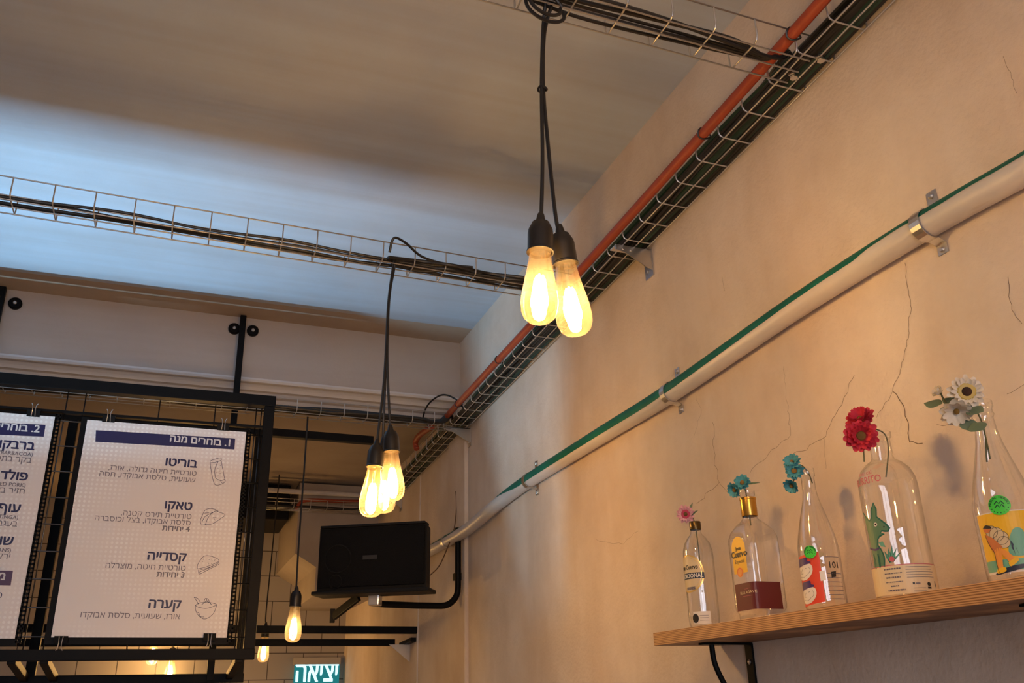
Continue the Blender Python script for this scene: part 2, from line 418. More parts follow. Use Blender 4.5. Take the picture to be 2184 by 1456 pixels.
b.prism([(-2.9, y, z) for y, z in prof], (4.12, 0, 0)); struct('trim_4', b, M_low)
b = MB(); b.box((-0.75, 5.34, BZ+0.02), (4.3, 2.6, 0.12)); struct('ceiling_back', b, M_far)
b = MB(); b.box((-0.75, 6.6, -0.05), (4.3, 0.16, 3.0)); struct('wall_back', b, M_tile)
# boxed-in duct in the far corner, with its sloping lower edge
b = MB(); P = [(0.715, 1.30), (0.715, 0.863), (0.845, 0.785), (0.845, 0.62), (WX, 0.62), (WX, 1.30)]
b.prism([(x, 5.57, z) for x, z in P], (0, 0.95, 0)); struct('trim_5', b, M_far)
b = MB(); b.box((0.36, 5.9, 1.19), (0.62, 0.5, 0.22), bev=0.01); struct('trim_6', b, M_black)
# shallow pilaster on the right wall under the beam
b = MB(); b.box((WX-0.002, 3.86, -0.2), (0.03, 0.26, 2.9), bev=0.01); b.box((WX, 4.6, -0.2), (0.012, 0.12, 2.9), bev=0.004); struct('trim_7', b, M_wall)

# hairline cracks in the plaster
def crack(pts, wd=0.0011, jit=3.0):
    out = []
    for i in range(len(pts)-1):
        (x0, y0), (x1, y1) = pts[i], pts[i+1]; n = max(2, int(math.hypot(x1-x0, y1-y0)/9))
        for j in range(n):
            t = j/n; out.append((x0+(x1-x0)*t + random.uniform(-jit, jit)*(j > 0), y0+(y1-y0)*t + random.uniform(-jit, jit)*(j > 0)))
    out.append(pts[-1])
    P = [atX(x, y, WX-0.0004) for x, y in out]
    vs, fs = stroke2d([(p.y, p.z) for p in P], wd)
    b = MB(); b.add([(WX-0.0006, y, z) for y, z in vs] , fs)
    o = MB.build(b, 'crack', M_crack, None); o.parent = wr; o.matrix_parent_inverse = wr.matrix_world.inverted()
    o.location = Vector(o.location) - wr.location; o.matrix_parent_inverse.identity()
for pts, wd in [([(1930, 560), (1942, 640), (1938, 720), (1920, 790), (1904, 834)], 0.0009), ([(1904, 834), (1928, 866), (1938, 905), (1940, 942), (1968, 945)], 0.0016),
                ([(1904, 834), (1870, 890)], 0.0007), ([(1822, 800), (1790, 870), (1762, 930), (1710, 962), (1684, 972)], 0.0009), ([(1684, 892), (1686, 928), (1640, 966), (1600, 1008)], 0.0008),
                ([(1520, 900), (1524, 980), (1534, 1028), (1486, 1074)], 0.0011), ([(1534, 1028), (1552, 1050)], 0.0008), ([(1540, 590), (1546, 620)], 0.0006), ([(1760, 930), (1762, 1000)], 0.0006),
                ([(2150, 590), (2158, 660), (2180, 690)], 0.0008), ([(2148, 840), (2184, 820)], 0.0007), ([(2140, 120), (2170, 200)], 0.0006), ([(1998, 905), (2040, 906)], 0.0007),
                ([(1484, 840), (1496, 880), (1480, 930)], 0.0005), ([(1684, 892), (1676, 820), (1672, 780)], 0.0005), ([(1272, 1150), (1330, 1160), (1362, 1132)], 0.0006)]:
    crack(pts, wd)

# ------------------------------------------------------------------ cable trays
RW = 0.0019
def tray(label, O, axis, side, length, width, height, phase, pitch=0.1, drop=(0, 0, 0), group='wire cable trays', ends=None):
    """O = near lower corner at start, axis = run direction, side = direction across the width"""
    O = Vector(O); A = Vector(axis); S = Vector(side); Z = Vector((0, 0, 1))
    t = thing('cable_tray', O, label, 'cable tray', group)
    for u, h in ((0, height), (width, height), (0.12*width, 0), (0.5*width, 0), (0.88*width, 0)):
        MB().tube([O + S*u + Z*(h - (0.004 if h == 0 else 0)), O + A*length + S*u + Z*(h - (0.004 if h == 0 else 0))], RW, 6).build('long_wire', M_wire, t)
    n = int((length - phase)/pitch) + 1; c = 0.012
    first = None
    for i in range(n):
        s = phase + i*pitch
        if s < 0.01 or s > length-0.005: continue
        p = O + A*s
        if first is None:
            path = [p+Z*height, p+Z*c, p+Z*c*0.3+S*c*0.3, p+S*c, p+S*(width-c), p+S*(width-c*0.3)+Z*c*0.3, p+S*width+Z*c, p+S*width+Z*height]
            first = (MB().tube(path, RW, 6).build('cross_wire', M_wire, t), s)
        else:
            q = first[0].copy(); C.objects.link(q); q.parent = t; q.location = Vector(A)*(s-first[1])
    return t
zt = lambda y: 1.296 - 0.0351*y
ay = Vector((0, 1, -0.0351)).normalized()
TW = 0.099
tr_w = tray('long wire cable tray fixed along the right wall with black cables and orange conduit', (1.118, -0.5, zt(-0.5)), ay, (1, 0, 0), 6.05, TW, 0.058, (1.375+0.5) % 0.1, 0.1)
Y1, Y2, Y3 = 1.157, 2.262, 3.622
ax1 = Vector((1, 0.012, -0.002)).normalized()
tray('wire cable tray crossing the ceiling at the top, nearest of the crossing trays', (-1.99, Y1-0.03, 1.254), (1, 0.012, -0.002), (0, 1, 0), 3.14, TW, 0.055, 0.0, 0.1)
tray('wire cable tray crossing mid-ceiling from the left edge to the twin bulbs', (-1.975, Y2-0.08, 1.206), (1, 0.035, 0), (0, 1, 0), 3.1, TW, 0.055, 0.0+0.521-0.521+0.046, 0.0965)
tray('wire cable tray running behind the black menu frame', (-1.9, Y3, 1.150), (1, 0, 0), (0, 1, 0), 3.02, TW, 0.05, 0.03, 0.1)
tray('short wire cable tray below the far ceiling, behind the triple bulbs', (0.42, 5.44, 1.118), (1, 0, 0), (0, 1, 0), 0.70, TW, 0.05, 0.05, 0.1)
tray('wire cable tray leading away into the dark corner above the tiles', (0.36, 5.44, 1.112), (-0.05, 1, 0), (-1, 0, 0), 1.0, TW, 0.05, 0.05, 0.1)

def cable(pts, r, label, mat=M_cable, cat='cable', group=None, name='cable', k=8, n=7):
    return tag(MB().tube(spline(pts, k), r, n).build(name, mat, None, pts[0]), label, cat, group)
# bundle in the wall tray
for i in range(30):
    x = 1.135 + 0.072*((i*0.618) % 1); lay = i//10
    green = i in (3, 9, 14, 21, 26)
    r = 0.0075 if green else random.choice((0.0045, 0.0055, 0.0065))
    pts = []
    y = -0.45
    while y < 5.45:
        zz = zt(y) + r + 0.001 + 0.012*lay + random.uniform(0, 0.006)
        pts.append((min(max(x + random.uniform(-0.011, 0.011), 1.118+r+0.012), WX-r-0.004), y, zz)); y += random.uniform(0.25, 0.42)
    pts.append((pts[-1][0], 5.5, zt(5.5)+r+0.003+0.01*lay))
    cable(pts, r, 'dark green cable among the black ones in the long tray on the right wall' if green else 'black cable lying in the long tray on the right wall', M_gcable if green else M_cable,
          group='green cables in the wall tray' if green else 'black cables in the wall tray', k=5, n=6)
# cables in the crossing trays
def cross_cables(n, x0, x1, yf, zf, label, group, wob=0.012, rr=(0.0035, 0.0055)):
    for i in range(n):
        r = random.uniform(*rr); pts = []; x = x0; o = (i+0.5)/n
        while x < x1-0.1:
            pts.append((x, yf(x) + 0.016 + 0.066*min(max(o + random.uniform(-1, 1)*wob*8, 0), 1), zf(x) + r + 0.003 + random.uniform(0, 0.014))); x += random.uniform(0.14, 0.26)
        pts.append((x1-0.03, yf(x1)+0.05+0.01*i/n, zf(x1)+r+0.012)); pts.append((x1+0.03, yf(x1)+0.05+0.012*i/n, zt(yf(x1))+0.035+0.004*i)); pts.append((x1+0.055, yf(x1)+0.12+0.03*i, zt(yf(x1))+0.03+0.003*i))
        cable(pts, r, label, group=group)
cross_cables(5, -1.9, 1.105, lambda x: Y1-0.03+0.012*(x+1.99), lambda x: 1.254-0.002*(x+1.99), 'black cable in the nearest crossing tray at the top', 'cables in the nearest crossing tray')
cross_cables(4, -1.9, 1.1, lambda x: Y2-0.08+0.035*(x+1.975), lambda x: 1.206, 'black cable in the middle crossing tray', 'cables in the middle crossing tray', 0.01)
for i in range(4):
    yy = Y2+0.01+0.014*i
    cable([(0.50, yy, 1.214+0.004*i), (0.60, yy+0.02, 1.228-0.004*i), (0.70, yy-0.01+0.02*(i % 2), 1.214+0.012*(i % 2)), (0.82, yy+0.03, 1.226-0.006*(i % 3)), (0.93, yy+0.005*i, 1.214), (1.04, yy+0.03, 1.222), (1.12, yy+0.05, 1.255), (1.17, yy+0.14, 1.255+0.003*i)], 0.0052,
          'thicker wavy black cable at the right end of the middle crossing tray', group='wavy cables at the end of the middle tray')
cross_cables(7, -1.85, 1.09, lambda x: Y3, lambda x: 1.150, 'black cable in the tray behind the menu frame', 'cables in the tray behind the menu frame', 0.01, (0.007, 0.0115))
cross_cables(3, 0.43, 1.06, lambda x: 5.44, lambda x: 1.118, 'black cable in the short tray below the far ceiling', 'cables in the short far tray', 0.01)
for i in range(4):
    cable([(0.3+0.012*i, 5.46, 1.125+0.008*i), (0.29+0.012*i, 5.8, 1.125), (0.26+0.012*i, 6.1, 1.13), (0.255+0.012*i, 6.4, 1.125)], 0.006, 'black cable in the tray leading into the dark corner', group='cables in the dark corner tray')

# orange conduit: tied to the inner side of the wall tray
pts = [(1.1005, y, zt(y)+0.030 + 0.004*sin(y*2.1)) for y in [-0.45, 0, 0.5, 1.0, 1.4, 1.8, 2.2, 2.6, 3.0, 3.4, 3.7]]
con = thing('conduit', pts[0], 'orange plastic conduit running along the tray on the right wall', 'conduit')
MB().tube(spline(pts, 6), 0.0135, 12).build('pipe', M_orange, con)
for y in (0.35, 1.16, 1.51, 2.42, 2.98, 3.5):
    z = zt(y)+0.030+0.004*sin(y*2.1); ring = [(1.1025+0.0175*cos(a), y+0.004*sin(a*2), z+0.0150*sin(a)) for a in [2*pi*k/14 for k in range(15)]]
    MB().tube(ring, 0.0022, 5).build('cable_tie', M_cable, con)
el = thing('conduit', atX(908, 918, 1.085), 'bent orange conduit end beside the grey tray bracket', 'conduit')
pts = spline([atX(922, 910, 1.09), atX(908, 918, 1.085), atX(893, 930, 1.08), atX(886, 944, 1.08), atX(889, 958, 1.085)], 8)
MB().tube(pts, 0.013, 12, rs=[0.0125+0.002*(i % 2) for i in range(len(pts))]).build('ribbed_elbow', M_orange, el)
tag(MB().tube(spline([(1.10, 5.50, 1.19), (0.95, 5.49, 1.18), (0.80, 5.47, 1.175), (0.72, 5.46, 1.16), (0.69, 5.50, 1.12)], 6), 0.011, 10).build('conduit', M_orange, None, (1.10, 5.5, 1.19)), 'thin orange conduit lying over the short tray in the far corner', 'conduit')
tag(MB().tube([(0.5, 5.54, 1.236), (WX-0.01, 5.54, 1.236)], 0.016, 12).build('pipe', M_pvc, None, (0.5, 5.5, 1.236)), 'pale horizontal pipe above the short far tray', 'pipe')
cable([(1.16, 3.60, 1.22), (1.12, 3.60, 1.262), (1.07, 3.64, 1.29), (1.03, 3.72, 1.27), (1.02, 3.78, 1.22), (1.05, 3.80, 1.19)], 0.004, 'thin black cable looped up beside the orange conduit at the beam', k=8)

# grey metal brackets that carry the wall tray
def tray_bracket(y, label):
    z = zt(y)-0.004
    t = thing('tray_bracket', (WX, y, z), label, 'bracket', 'grey brackets under the wall tray')
    b = MB(); P = [(WX-0.001, z-0.006), (1.10, z-0.006), (1.10, z-0.022), (1.13, z-0.028), (WX-0.02, z-0.065), (WX-0.001, z-0.07)]
    b.prism([(x, y, zz) for x, zz in P], (0, 0.003, 0)); b.box((1.16, y+0.018, z-0.008), (0.118, 0.036, 0.003)); b.box((WX-0.0025, y+0.02, z-0.045), (0.003, 0.045, 0.085)); b.build('bracket_body', M_steel, t)
    for dz in (-0.03, -0.065): MB().lathe((WX-0.004, y+0.026, z+dz), [(0.006, 0), (0.006, 0.003), (0.003, 0.0045)], 10, axis=(-1, 0, 0)).build('screw', M_steel, t)
    for x in (1.125, 1.15): MB().lathe((x, y-0.0005, z-0.017), [(0.004, 0), (0.004, 0.002)], 8, axis=(0, -1, 0)).build('bolt', M_steel, t)
tray_bracket(1.99, 'grey metal bracket under the wall tray just right of the twin bulbs')
tray_bracket(3.68, 'grey metal bracket under the wall tray beside the far end of the orange conduit')
tray_bracket(4.95, 'grey metal bracket under the wall tray behind the triple bulbs')
for (x, y, s) in ((1.150, 1.232, 'lower'), (1.172, 1.168, 'upper')):
    t = thing('clamp_bolt', (x, y, zt(y)-0.006), 'small shiny clamp bolt joining the two nearest trays, %s of the pair' % s, 'bolt')
    z = zt(y)-0.012
    MB().lathe((x, y, z), [(0.0085, 0), (0.0085, 0.003), (0.0045, 0.004), (0.0045, 0.016)], 6).build('bolt', M_steel, t)
    MB().box((x, y, z+0.006), (0.026, 0.012, 0.003), rz=0.5).build('clamp_plate', M_steel, t)

# ------------------------------------------------------------------ cream waste pipe on the wall
PX = 1.19
pp = [atX(2300, 290, PX)] + [atX(x, y, PX) for x, y in ((2184, 362), (1975, 480), (1700, 653), (1430, 838), (1280, 930), (1130, 1024))] + [atX(1062, 1074, PX-0.005), atX(1000, 1126, PX-0.012), atX(960, 1150, PX-0.014), atX(905, 1181, PX-0.010), atX(860, 1206, PX-0.006)]
wp = thing('waste_pipe', pp[1], 'cream plastic pipe sloping along the right wall with green paint along its top', 'pipe')
psp = spline(pp, 8)
MB().tube(psp, 0.0255, 24).build('pipe', M_pvc, wp)
# strip of old green paint left on the upper side, in two stretches
def paint(i0, i1, r, fn):
    vs = []; fs = []
    for i in range(i0, i1):
        p = psp[i]; t = (psp[min(i+1, len(psp)-1)]-psp[i-1]).normalized(); nx = Vector((-1, 0, 0)); nz = t.cross(nx)
        if nz.z < 0: nz = -nz
        a0, a1 = fn((i-i0)/(i1-1-i0))
        for k in range(15):
            a = a0 + (a1-a0)*k/14; vs.append(p + (nx*cos(a) + nz*sin(a))*r)
    for i in range(i1-i0-1):
        for k in range(14): fs.append((i*15+k, i*15+k+1, (i+1)*15+k+1, (i+1)*15+k))
    MB().add(vs, fs, 0, True).build('green_paint', M_green, wp)
def rag(t): return 0.05*sin(t*47) + 0.04*sin(t*113+1)
paint(0, 56, 0.0262, lambda t: (0.34 - 0.72*min(1, max(0, (t-0.22)/0.4)) + 0.5*rag(t)*(0.25 < t < 0.45) + (0.20 if 0.30 < t < 0.36 else 0) + max(0, t-0.9)*9, 2.2))
paint(66, 80, 0.0262, lambda t: (0.35 + 0.9*abs(t-0.5) + rag(t), 2.0))
def clamp(px, py, label, X=PX):
    c = atX(px, py, X)
    j = min(range(len(psp)), key=lambda i: (psp[i]-c).length); p = psp[j]; t = (psp[min(j+1, len(psp)-1)]-psp[j-1]).normalized()
    nx = Vector((-1, 0, 0)); nx = (nx - t*nx.dot(t)).normalized(); nz = t.cross(nx)
    if nz.z < 0: nz = -nz
    g = thing('pipe_clamp', p, label, 'pipe clamp', 'steel clamps on the cream pipe')
    w2 = 0.011; dx = WX - p.x - 0.001
    prof = [(-dx, 0.074), (-dx, 0.036), (-dx+0.006, 0.031)] + [(cos(a)*0.0275, sin(a)*0.0275) for a in [pi*0.62 - pi*1.24*k/14 for k in range(15)]] + [(-dx+0.006, -0.030), (-dx, -0.034), (-dx, -0.052)]
    vs = []; fs = []
    for (a, h) in prof:
        for s, e in ((-w2, 0), (w2, 0), (w2, 0.0018), (-w2, 0.0018)):
            m = (0.0275+e)/0.0275 if abs(a) < 0.028 and a > -0.027 else 1
            q = p + nx*(a*m + (e if m == 1 else 0)) + nz*h*m + t*s; vs.append(q)
    n = len(prof)
    for i in range(n-1):
        for k in range(4): fs.append((i*4+k, i*4+(k+1) % 4, (i+1)*4+(k+1) % 4, (i+1)*4+k))
    MB().add(vs, fs, 0, False).build('strap', M_steel, g)
    for h in (0.064, -0.044): MB().lathe(p + nx*(-dx+0.002) + nz*h, [(0.006, 0), (0.006, 0.002), (0.0035, 0.0045)], 10, axis=nx).build('screw', M_steel, g)
clamp(1975, 480, 'steel pipe clamp on the cream pipe nearest the right edge')
clamp(1425, 842, 'steel pipe clamp on the cream pipe above the flower bottles, second from the right')
clamp(1133, 1022, 'steel pipe clamp on the cream pipe where it starts to bend')
clamp(955, 1153, 'steel pipe clamp on the cream pipe beside the loudspeaker', PX-0.014)

# ------------------------------------------------------------------ pendant bulbs
FIL = [(0.0, -0.050)]
def pendant(base, dirv, cordpts, label, group, s=1.0, power=4.0):
    """base = top of the socket, dirv = bulb axis (downwards), cordpts = path of the cord from the tray to the strain relief"""
    base = Vector(base); d = Vector(dirv).normalized()
    t = thing('pendant_lamp', base, label, 'pendant lamp', group)
    if cordpts: MB().tube(spline(list(cordpts) + [base - d*0.012*s], 10), 0.0037, 8).build('cord', M_cable, t)
    P = lambda L: [(r*s, h*s) for r, h in L]
    so = MB().lathe(base, P([(0.0155, -0.002), (0.018, 0.004), (0.0215, 0.012), (0.0225, 0.02), (0.0225, 0.052), (0.0240, 0.054), (0.0240, 0.057), (0.0215, 0.0572), (0.0205, 0.053)]), 28, axis=d).build('socket', M_bakelite, t)
    MB().lathe(base - d*0.022*s, P([(0.0050, 0), (0.0062, 0.003), (0.0095, 0.018), (0.0098, 0.022)]), 16, axis=d).build('strain_relief', M_bakelite, so)
    g0 = base + d*0.053*s
    bu = MB().lathe(g0, P([(0.0180, 0.0), (0.0186, 0.006), (0.0198, 0.018), (0.0240, 0.045), (0.0286, 0.07), (0.0315, 0.09), (0.0322, 0.102), (0.0310, 0.115), (0.0265, 0.127), (0.018, 0.1345), (0.008, 0.137), (0.0012, 0.1375)]), 32, axis=d, cap0=False).build('bulb', M_bulb, t)
    b = MB(); x = d.cross(Vector((0.2, 1, 0.1))).normalized(); y = d.cross(x)
    for k in range(4):
        a = k*pi/2 + 0.4; q0 = g0 + d*0.048*s + (x*cos(a)+y*sin(a))*0.005*s; q1 = g0 + d*0.108*s + (x*cos(a)+y*sin(a))*0.0125*s
        b.tube([q0, q0.lerp(q1, 0.15), q0.lerp(q1, 0.85), q1], 0.003, 8, rs=[0.0014*s, 0.0042*s, 0.0046*s, 0.0018*s])
    b.build('filament', M_fil, bu)
    MB().tube([g0 + d*0.002*s, g0 + d*0.03*s, g0 + d*0.05*s], 0.004, 8, rs=[0.006*s, 0.0028*s, 0.0035*s]).build('glass_stem', M_glass, bu)
    l = bpy.data.lights.new('bulb_glow', 'POINT'); l.energy = power; l.color = (1.0, 0.59, 0.27); l.shadow_soft_size = 0.014*s
    lo = bpy.data.objects.new('bulb_glow', l); C.objects.link(lo); lo.parent = t; lo.location = d*0.135*s
    return t
GP = 'pendant bulbs hanging from the ceiling trays'
PW = 6.4
yn = 1.25
def seg(px0, px1, Y): a = atY(*px0, Y); b_ = atY(*px1, Y); return a, (b_-a)
# twin bulbs in the middle
a, d = seg((1153, 478), (1147, 672), 1.245)
pendant(a, (-0.05, 0.0, -1), [(0.560, 1.215, 1.262), (0.559, 1.235, 1.20), atY(1155, 190, 1.243), atY(1157, 330, 1.243), atY(1155, 440, 1.245)], 'left bulb of the twin pendant lamps in the centre', GP, 1, PW)
a2 = atY(1196, 503, 1.27)
pendant(a2, (0.13, 0.03, -1), [(0.575, 1.225, 1.258), (0.566, 1.245, 1.20), atY(1159, 190, 1.251), atY(1168, 300, 1.256), atY(1180, 420, 1.264), atY(1188, 478, 1.268)], 'right bulb of the twin pendant lamps in the centre', GP, 1, PW)
tie = MB().tube([Vector(atY(1157, 190, 1.247)) + Vector((0.0085*cos(a_), 0.008*sin(a_), 0.002*sin(a_*2))) for a_ in [2*pi*k/12 for k in range(13)]], 0.0022, 6)
tag(tie.build('cable_tie', M_cable, None, atY(1157, 190, 1.247)), 'black cable tie holding the two centre lamp cords together', 'cable tie')
# coil of spare cord in the tray above the twin lamps
for k, (rx, lab) in enumerate(((0.030, 'inner loop of the spare black cord coiled above the twin lamps'), (0.037, 'outer loop of the spare black cord coiled above the twin lamps'))):
    c0 = Vector((0.548+0.004*k, 1.20+0.01*k, 1.228))
    cable([c0 + Vector((rx*cos(q)*1.15, 0.012*sin(q*0.5), rx*sin(q)*0.9)) for q in [pi*0.05 - 2*pi*0.95*j/12 for j in range(13)]], 0.0036, lab, k=5)
# triple bulbs further back
tp = [(atY(833, 922, 2.30), (0.06, -0.04, -1), 'upper right bulb of the three pendant lamps left of the corner', [(0.527, 2.28, 1.222), (0.524, 2.30, 1.19), atY(830, 640, 2.30), atY(826, 760, 2.30), atY(831, 890, 2.30)]),
      (atY(803, 953, 2.29), (-0.06, -0.02, -1), 'lower left bulb of the three pendant lamps left of the corner', [(0.520, 2.285, 1.220), (0.519, 2.295, 1.19), atY(828, 650, 2.295), atY(820, 800, 2.29), atY(806, 930, 2.29)]),
      (atY(818, 948, 2.36), (0.05, 0.04, -1), 'rear bulb of the three pendant lamps, mostly hidden by the other two', [(0.524, 2.30, 1.222), (0.522, 2.31, 1.19), atY(829, 650, 2.31), atY(822, 800, 2.335), atY(817, 930, 2.36)])]
for p, d, lab, cp in tp: pendant(p, d, cp, lab, GP, 1, PW)
cable([(0.50, 2.262, 1.225), (0.507, 2.24, 1.262), (0.545, 2.25, 1.258), (0.60, 2.27, 1.232), (0.68, 2.28, 1.224), (0.76, 2.27, 1.222)], 0.0038, 'black cord looping up out of the middle tray above the triple lamps')
# single small ones at the back
p3 = pendant(atY(632, 1262, 3.70), (-0.01, 0, -1), [(0.487, 3.70, 1.152), (0.487, 3.70, 0.9), (0.486, 3.70, 0.6), atY(632, 1252, 3.70)], 'single pendant bulb hanging between the menu frame and the loudspeaker', GP, 1, PW*0.6)
cp4 = [(0.56, 5.35, 1.291), (0.555, 5.35, 0.9), atY(568, 1300, 5.35), atY(567, 1328, 5.35)]
p4 = pendant(atY(567, 1335, 5.35), (-0.01, 0, -1), cp4, 'small far pendant bulb beside the lower right corner of the menu frame', GP, 1, PW*0.5)
for (x, y, Y, lab) in ((332, 1345, 5.9, 'pendant bulb seen below the right-hand menu sheet, left of its pair'), (369, 1382, 6.0, 'pendant bulb seen through the gap at the bottom of the menu frame')):
    o = Vector(p4['_o']); q = atY(x, y, Y); pendant(q, (-0.01, 0, -1), [(q.x, q.y, 1.291), (q.x, q.y, 1.0), (q.x, q.y, 0.6), (q.x, q.y, q.z+0.03)], lab, GP, 1, PW*3.0)
# the lamp group hanging over the camera, out of the frame but lighting the near wall
for x, y, z, lab in ((0.52, 0.14, 0.70, 'pendant lamp above and behind the viewer, left of its pair'), (0.60, 0.20, 0.67, 'pendant lamp above and behind the viewer, right of its pair')):
    pendant((x, y, z), (0, 0, -1), [(0.56, 0.16, CZ-0.001), (0.56, 0.16, 1.3), ((x+0.56)/2, (y+0.16)/2, 1.0), (x, y, z+0.03)], lab, GP, 1, PW*2.6)

# ------------------------------------------------------------------ rear hanging frame (bolted to the beam) and the rail behind
RY = 3.825
hf = thing('hanging_frame', (0.19, RY, 1.64), 'black metal frame bolted to the beam behind the menu frame', 'metal frame')
for x0, x1 in ((-0.775, -0.725), (0.187, 0.199)):
    MB().bar((x0 if x0 > 0 else -0.772, RY-0.012, 1.632), (x1 if x0 > 0 else -0.755, RY-0.012, 0.10), 0.026, 0.026).build('hanger', M_black, hf)
for x in (0.155, 0.235, -0.802, -0.722):
    e = MB(); e.lathe((x, BY-0.001, 1.578), [(0.026, 0), (0.026, 0.012), (0.022, 0.016)], 20, axis=(0, -1, 0)); e = e.build('flange', M_black, hf)
    MB().lathe((x, BY-0.0175, 1.578), [(0.008, 0), (0.008, 0.004), (0.005, 0.006)], 8, axis=(0, -1, 0)).build('bolt', M_steel, e)
MB().bar((-1.7, RY, 1.105), (0.80, RY, 1.105), 0.034, 0.034, upv=(0, 1, 0)).build('top_bar', M_black, hf)
MB().bar((-1.7, RY, 0.108), (0.325, RY, 0.108), 0.034, 0.034, upv=(0, 1, 0)).build('bottom_bar', M_black, hf)
for x in (-0.425, 0.305): MB().bar((x, RY, 1.09), (x, RY, 0.12), 0.034, 0.034).build('post', M_black, hf)
for x in (-0.44, -0.345, 0.27, -1.30): MB().bar((x, 3.41, 0.16), (x, RY, 0.115), 0.026, 0.026).build('link_bar', M_black, hf)
# ------------------------------------------------------------------ menu frame with wire grid
MY = 3.40
mf = thing('menu_rack', (0.30, MY+0.02, 0.15), 'black square-tube menu frame hanging at the left with a wire grid', 'menu frame')
MB().bar((-1.45, MY+0.02, 1.103), (0.321, MY+0.02, 1.111), 0.042, 0.042, upv=(0, 1, 0)).build('top_bar', M_black, mf)
MB().bar((-1.45, MY+0.02, 0.172), (0.321, MY+0.02, 0.175), 0.036, 0.036, upv=(0, 1, 0)).build('bottom_bar', M_black, mf)
for x in (0.300, -1.43): MB().bar((x, MY+0.02, 1.09), (x, MY+0.02, 0.19), 0.038, 0.038).build('side_post', M_black, mf)
GY = MY + 0.022
for k in range(9):
    z = 0.232 + 0.0925*k
    MB().tube([(-1.42, GY, z), (0.283, GY, z)], 0.0024, 6).build('grid_wire', M_gloss, mf)
for x in (-1.0, -0.70, -0.415, -0.355, -0.1, 0.1, 0.252, 0.272): MB().tube([(x, GY+0.005, 0.19), (x, GY+0.005, 1.085)], 0.0024, 6).build('grid_wire', M_gloss, mf)
MB().bar((-1.42, GY, 1.00), (0.283, GY, 1.006), 0.010, 0.024, upv=(0, 1, 0)).build('grid_rail', M_black, mf)

# light bar on two arms below the menu frame
lb = thing('light_bar', (-0.80, 2.76, -0.32), 'slim LED light bar on arms below the menu frame, shining upwards', 'light')
b = MB(); b.box((-0.80, 2.76, -0.315), (0.66, 0.05, 0.012)); b.box((-0.80, 2.745, -0.23), (0.66, 0.002, 0.16)); b.box((-0.80, 2.825, -0.24), (0.66, 0.002, 0.14)); b.box((-0.80, 2.80, -0.312), (0.66, 0.05, 0.006))  # tall side lips added to cut the beam to a band on the ceiling
for x in (-1.13, -0.47): b.box((x, 2.785, -0.24), (0.003, 0.08, 0.15))
b.build('housing', M_black, lb)
for x in (-1.05, -0.56): MB().bar((x, 2.77, -0.326), (x, 3.41, 0.150), 0.012, 0.012).build('support_arm', M_black, lb)
# ------------------------------------------------------------------ menu sheets
def paper():
    m = principled('menu_paper', (0.66, 0.62, 0.61), 0.32)
    tc = N(m, 'ShaderNodeTexCoord'); L = m.node_tree.links; sp = N(m, 'ShaderNodeSeparateXYZ'); L.new(tc.outputs['Object'], sp.inputs[0])
    def per(o):
        a = N(m, 'ShaderNodeMath', operation='MULTIPLY'); a.inputs[1].default_value = 2*pi/0.0155; L.new(o, a.inputs[0])
        s = N(m, 'ShaderNodeMath', operation='SINE'); L.new(a.outputs[0], s.inputs[0]); return s.outputs[0]
    ad = N(m, 'ShaderNodeMath', operation='ADD'); L.new(per(sp.outputs[0]), ad.inputs[0]); L.new(per(sp.outputs[2]), ad.inputs[1])
    r = ramp(m, ad.outputs[0], [(0.45, (0, 0, 0)), (0.95, (1, 1, 1))])
    n = noise(m, 3.2, 2); r2 = ramp(m, n.outputs[0], [(0.42, (0, 0, 0)), (0.6, (1, 1, 1))])
    mu = N(m, 'ShaderNodeMath', operation='MULTIPLY'); L.new(r.outputs[0], mu.inputs[0]); L.new(r2.outputs[0], mu.inputs[1])
    setcol(m, mixc(m, (0.76, 0.70, 0.68), (0.88, 0.85, 0.83), mu.outputs[0])); return m
M_paper = paper()
M_navy = principled('navy_ink', (0.012, 0.012, 0.075), 0.4)
M_purple = principled('purple_ink', (0.065, 0.02, 0.075), 0.4)
M_white = principled('white_ink', (0.70, 0.67, 0.66), 0.4)
M_grey = principled('grey_ink', (0.16, 0.14, 0.17), 0.5)
SM = [M_paper, M_navy, M_purple, M_white, M_grey]
def c2(x, y): p = atY(x/2.4435, 860+y/2.443, MY); return (p.x, p.z)
def on(mb, shape, mat, lift=0.0012):
    vs, fs = shape
    if vs: mb.add([(p[0], MY-lift-(p[2] if len(p) > 2 else 0), p[1]) for p in vs], fs, mat)
def T(mb, s, cx, cy, h, mat, bold=0.0, lift=0.0014, anchor='r', latin=False, sx=1.0):
    on(mb, text2d(s if latin else heb(s), h/(0.69 if latin else 0.592), c2(cx, cy), anchor, bold, sx, -0.012), mat, lift)
def icon(mb, lines, wd=0.0016):
    for L_ in lines:
        pts = [c2(x, y) for x, y in L_]; pts = smooth2d(pts, 5) if len(pts) > 2 else pts
        on(mb, stroke2d(pts, wd), 1, 0.0013)
